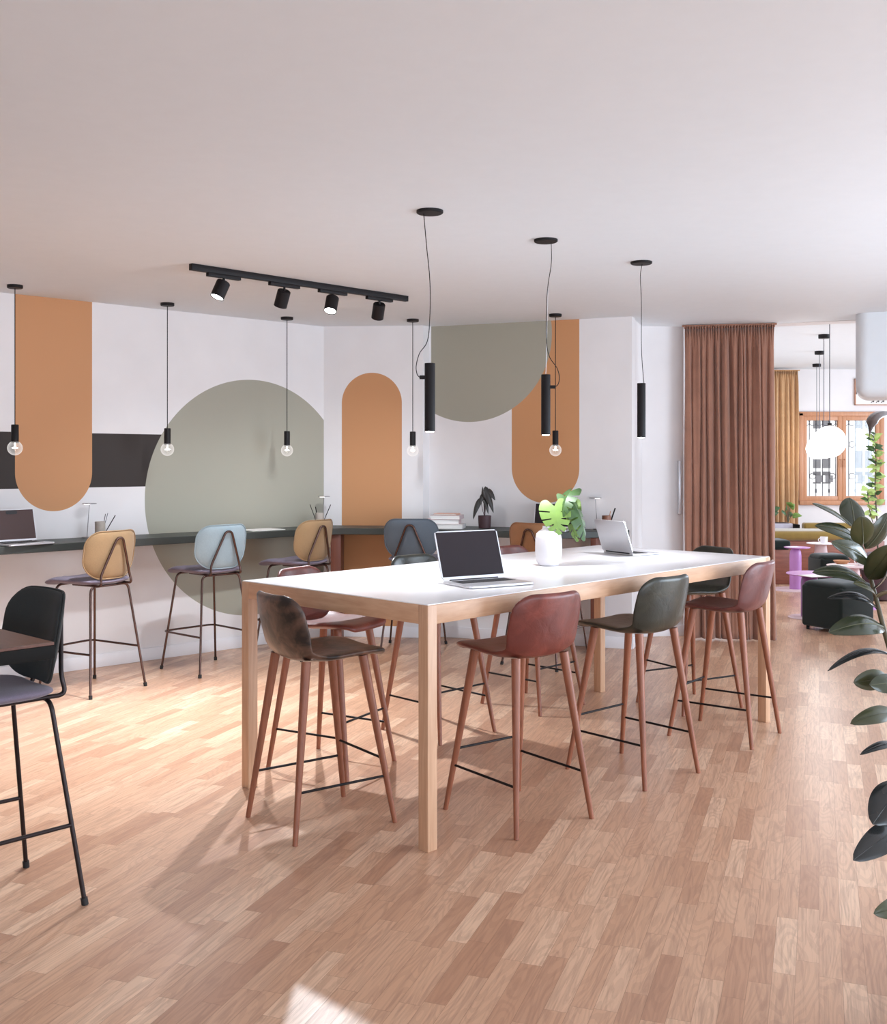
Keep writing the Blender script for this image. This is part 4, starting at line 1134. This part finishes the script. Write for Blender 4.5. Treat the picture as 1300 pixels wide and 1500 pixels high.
# ---------------------------------------------------------------- slender tree in the lounge
stt = thing('slender_tree', 'slender pale-leaved indoor tree at the right side of the lounge window', 'plant', (4.94, 12.03, 0))
MB().lathe([(0, 0), (0.13, 0), (0.16, 0.02), (0.175, 0.34), (0.16, 0.34), (0.155, 0.30), (0, 0.30)], 32).build('pot', M['pot'], stt)
MB().lathe([(0, 0.31), (0.154, 0.305)], 24).build('soil', M['soil'], stt)
rnd = random.Random(11)
trunk = spline([(0, 0, 0.3), (0.0, 0.01, 0.8), (-0.03, 0, 1.25), (-0.02, 0, 1.6), (-0.05, 0, 1.88)], 8)
MB().tube(trunk, [0.011 - 0.007 * k / (len(trunk) - 1) for k in range(len(trunk))], 8).build('trunk', M['stem'], stt)
br = spline([(0.0, 0, 0.7), (-0.10, -0.03, 1.0), (-0.14, -0.04, 1.28)], 8)
MB().tube(br, 0.005, 8).build('branch', M['stem'], stt)
pts = [(Vector(trunk[int(12 + k * (len(trunk) - 13) / 59)]), 0.55 + 0.4 * (k < 44)) for k in range(60)]
pts += [(Vector(br[int(6 + k * (len(br) - 7) / 15)]), 0.5) for k in range(16)]
for i, (p, s) in enumerate(pts):
    a = rnd.uniform(0, 2 * pi); l = rnd.uniform(0.07, 0.125)
    tip = p + Vector((cos(a) * l, sin(a) * l * 0.7, rnd.uniform(-0.05, 0.05)))
    mb = MB(); leaf(mb, p, tip, l * 0.34, (rnd.uniform(-0.4, 0.4), -0.6, 0.6), bend=0.15, fold=0.2, cols=2, rows=7)
    mb.build('leaf', M['leaf_pale'] if rnd.random() < 0.7 else M['leaf_mid'], stt, 60)

# ---------------------------------------------------------------- rubber plant at the right edge
RY = 3.0
rp = thing('rubber_plant', 'glossy dark rubber plant leaning in at the right edge', 'plant', (1.50, RY, 0))
RO = Vector((1.50, RY, 0))
MB().lathe([(0, 0), (0.115, 0), (0.12, 0.006), (0.145, 0.27), (0.148, 0.28), (0.132, 0.28), (0.128, 0.25), (0, 0.25)], 36).build('pot', M['pot'], rp)
MB().lathe([(0, 0.255), (0.127, 0.25)], 28).build('soil', M['soil'], rp)
def pr(u, v, dy=0.0): return at(u, v, RY + dy) - RO
st1 = spline([Vector((-0.02, 0, 0.25)), pr(1372, 1200), pr(1340, 1060), pr(1302, 945), pr(1283, 873), pr(1270, 825), pr(1256, 778)], 8)
MB().tube(st1, [0.0095 - 0.005 * k / (len(st1) - 1) for k in range(len(st1))], 10).build('trunk', M['stem'], rp)
st2 = spline([Vector((0.03, 0.02, 0.25)), pr(1420, 1150, 0.1), pr(1405, 900, 0.12), pr(1370, 700, 0.1), pr(1330, 612, 0.05)], 8)
MB().tube(st2, [0.0095 - 0.005 * k / (len(st2) - 1) for k in range(len(st2))], 10).build('trunk', M['stem'], rp)
G, O_, B_ = 'rub_leaf', 'rub_leaf2', 'rub_leaf3'
RL = [  # base, tip, half width px, facing, material, bend, dybase, dytip
    ((1252, 772), (1246, 728), 20, (0.15, -1, 0.25), G, 0.08, 0.03, 0.08),
    ((1248, 771), (1193, 735), 11, (-0.35, -0.5, 0.85), G, 0.12, 0.0, -0.05),
    ((1260, 797), (1197, 768), 13, (-0.2, -0.75, 0.7), G, 0.22, 0.0, -0.06),
    ((1264, 798), (1263, 757), 17, (-0.1, -1, 0.05), O_, 0.1, -0.03, -0.08),
    ((1268, 804), (1304, 752), 16, (0.5, -0.8, 0.3), G, 0.18, 0.0, -0.02),
    ((1273, 824), (1222, 794), 14, (-0.3, -0.85, 0.4), G, 0.2, -0.02, -0.12),
    ((1272, 848), (1309, 800), 19, (-0.35, -0.9, -0.1), O_, 0.12, -0.02, -0.1),
    ((1268, 853), (1193, 836), 13, (-0.1, -0.7, 0.7), G, 0.25, 0.0, -0.06),
    ((1280, 862), (1308, 824), 12, (0.5, -0.8, 0.5), B_, 0.2, -0.03, -0.1),
    ((1283, 874), (1254, 852), 9, (-0.2, -0.7, 0.6), O_, 0.15, -0.03, -0.14),
    ((1283, 876), (1318, 862), 9, (0.2, -0.8, 0.6), O_, 0.15, 0.0, -0.1),
    ((1285, 892), (1214, 874), 9, (0.0, -0.6, 0.8), B_, 0.35, 0.0, -0.05),
    ((1296, 920), (1217, 924), 18, (-0.1, -0.8, 0.7), G, 0.26, 0.0, -0.1),
    ((1308, 962), (1214, 979), 7, (0.0, -0.45, 0.9), B_, 0.36, 0.0, -0.08),
    ((1300, 992), (1253, 1000), 15, (0.1, -1, 0.1), O_, 0.1, -0.02, -0.06),
    ((1318, 1000), (1277, 1003), 14, (-0.2, -0.9, 0.3), G, 0.12, -0.05, -0.1),
    ((1312, 1044), (1249, 1058), 13, (-0.1, -0.85, 0.55), O_, 0.24, 0.0, -0.1),
    ((1318, 1094), (1262, 1103), 7, (0.0, -0.6, 0.8), B_, 0.3, 0.0, -0.08),
    ((1322, 1146), (1280, 1206), 25, (-0.35, -0.9, 0.3), B_, 0.14, 0.0, -0.08),
    ((1324, 1208), (1253, 1258), 20, (-0.2, -0.85, 0.5), B_, 0.22, 0.0, -0.12),
    ((1330, 1322), (1284, 1338), 15, (-0.2, -0.9, 0.3), O_, 0.2, 0.0, -0.1),
    ((1335, 905), (1392, 870), 16, (0.3, -0.8, 0.5), G, 0.2, 0.0, -0.05),
    ((1350, 1120), (1420, 1090), 18, (0.3, -0.8, 0.5), B_, 0.2, 0.0, -0.08)]
for (b, tp_, hw, nr, mm, bd, d0, d1) in RL:
    mb = MB(); leaf(mb, pr(b[0], b[1], d0), pr(tp_[0], tp_[1], d1), hw * RY / F, nr, bend=bd, ex=0.6, fold=0.16, prof=0.95, cols=6, rows=20, droop=0.04)
    lo = mb.build('leaf', M[mm], rp, 60)
    # midrib as a sub-part, following the blade's centre line
    n_ = 13
    cl = [mb.v[i * n_ + 6] for i in range(21)]
    nv = Vector(nr).normalized() * 0.0008
    MB().tube([p + nv for p in cl], [0.0022 - 0.0016 * k / 20 for k in range(21)], 6).build('midrib', M['midrib'] if mm == G else M[mm], lo)
# the long curling leaf at the top
cl = spline([pr(1332, 614, 0.05), pr(1308, 604, -0.0), pr(1292, 603, -0.04), pr(1281, 610, -0.07), pr(1277, 622, -0.085), pr(1274, 642, -0.09)], 8)
rows = []
for i, p in enumerate(cl):
    t = i / (len(cl) - 1); w_ = 0.0155 * (sin(pi * min(1, t * 0.55 + 0.15)) ** 0.6) * (1 if t < 0.72 else max(0.05, ((1 - t) / 0.28) ** 1.4))
    tg = (cl[min(i + 1, len(cl) - 1)] - cl[max(i - 1, 0)]).normalized()
    sd = tg.cross(Vector((-0.2, -0.75, 0.65))).normalized()
    nn = sd.cross(tg).normalized()
    rows.append([p + sd * w_ * q - nn * 0.55 * w_ * abs(q) for q in (-1, -0.66, -0.33, 0, 0.33, 0.66, 1)])
mb = MB(); mb.grid(rows)
o = mb.build('leaf', M['rub_curl'], rp, 60, recalc=False); so = o.modifiers.new('thickness', 'SOLIDIFY'); so.thickness = 0.002

# ---------------------------------------------------------------- camera and view
cam = bpy.data.cameras.new('camera'); co = bpy.data.objects.new('camera', cam); COL.objects.link(co)
co.location = (0, 0, EYE); co.rotation_euler = (R(90), 0, 0)
cam.sensor_width = 36.0; cam.sensor_fit = 'AUTO'
cam.lens = F * 36.0 / 1500.0
cam.shift_y = -(750.0 - CV) / 1500.0
cam.clip_end = 200
SC.camera = co
vs_ = SC.view_settings; vs_.view_transform = 'Standard'; vs_.look = 'None'; vs_.gamma = 1.0; vs_.use_curve_mapping = False
vs_.exposure = 0.29
cy = SC.cycles
cy.use_denoising = True; cy.max_bounces = 10; cy.diffuse_bounces = 6; cy.glossy_bounces = 4; cy.transparent_max_bounces = 12
cy.sample_clamp_indirect = 6.0; cy.caustics_reflective = False; cy.caustics_refractive = False
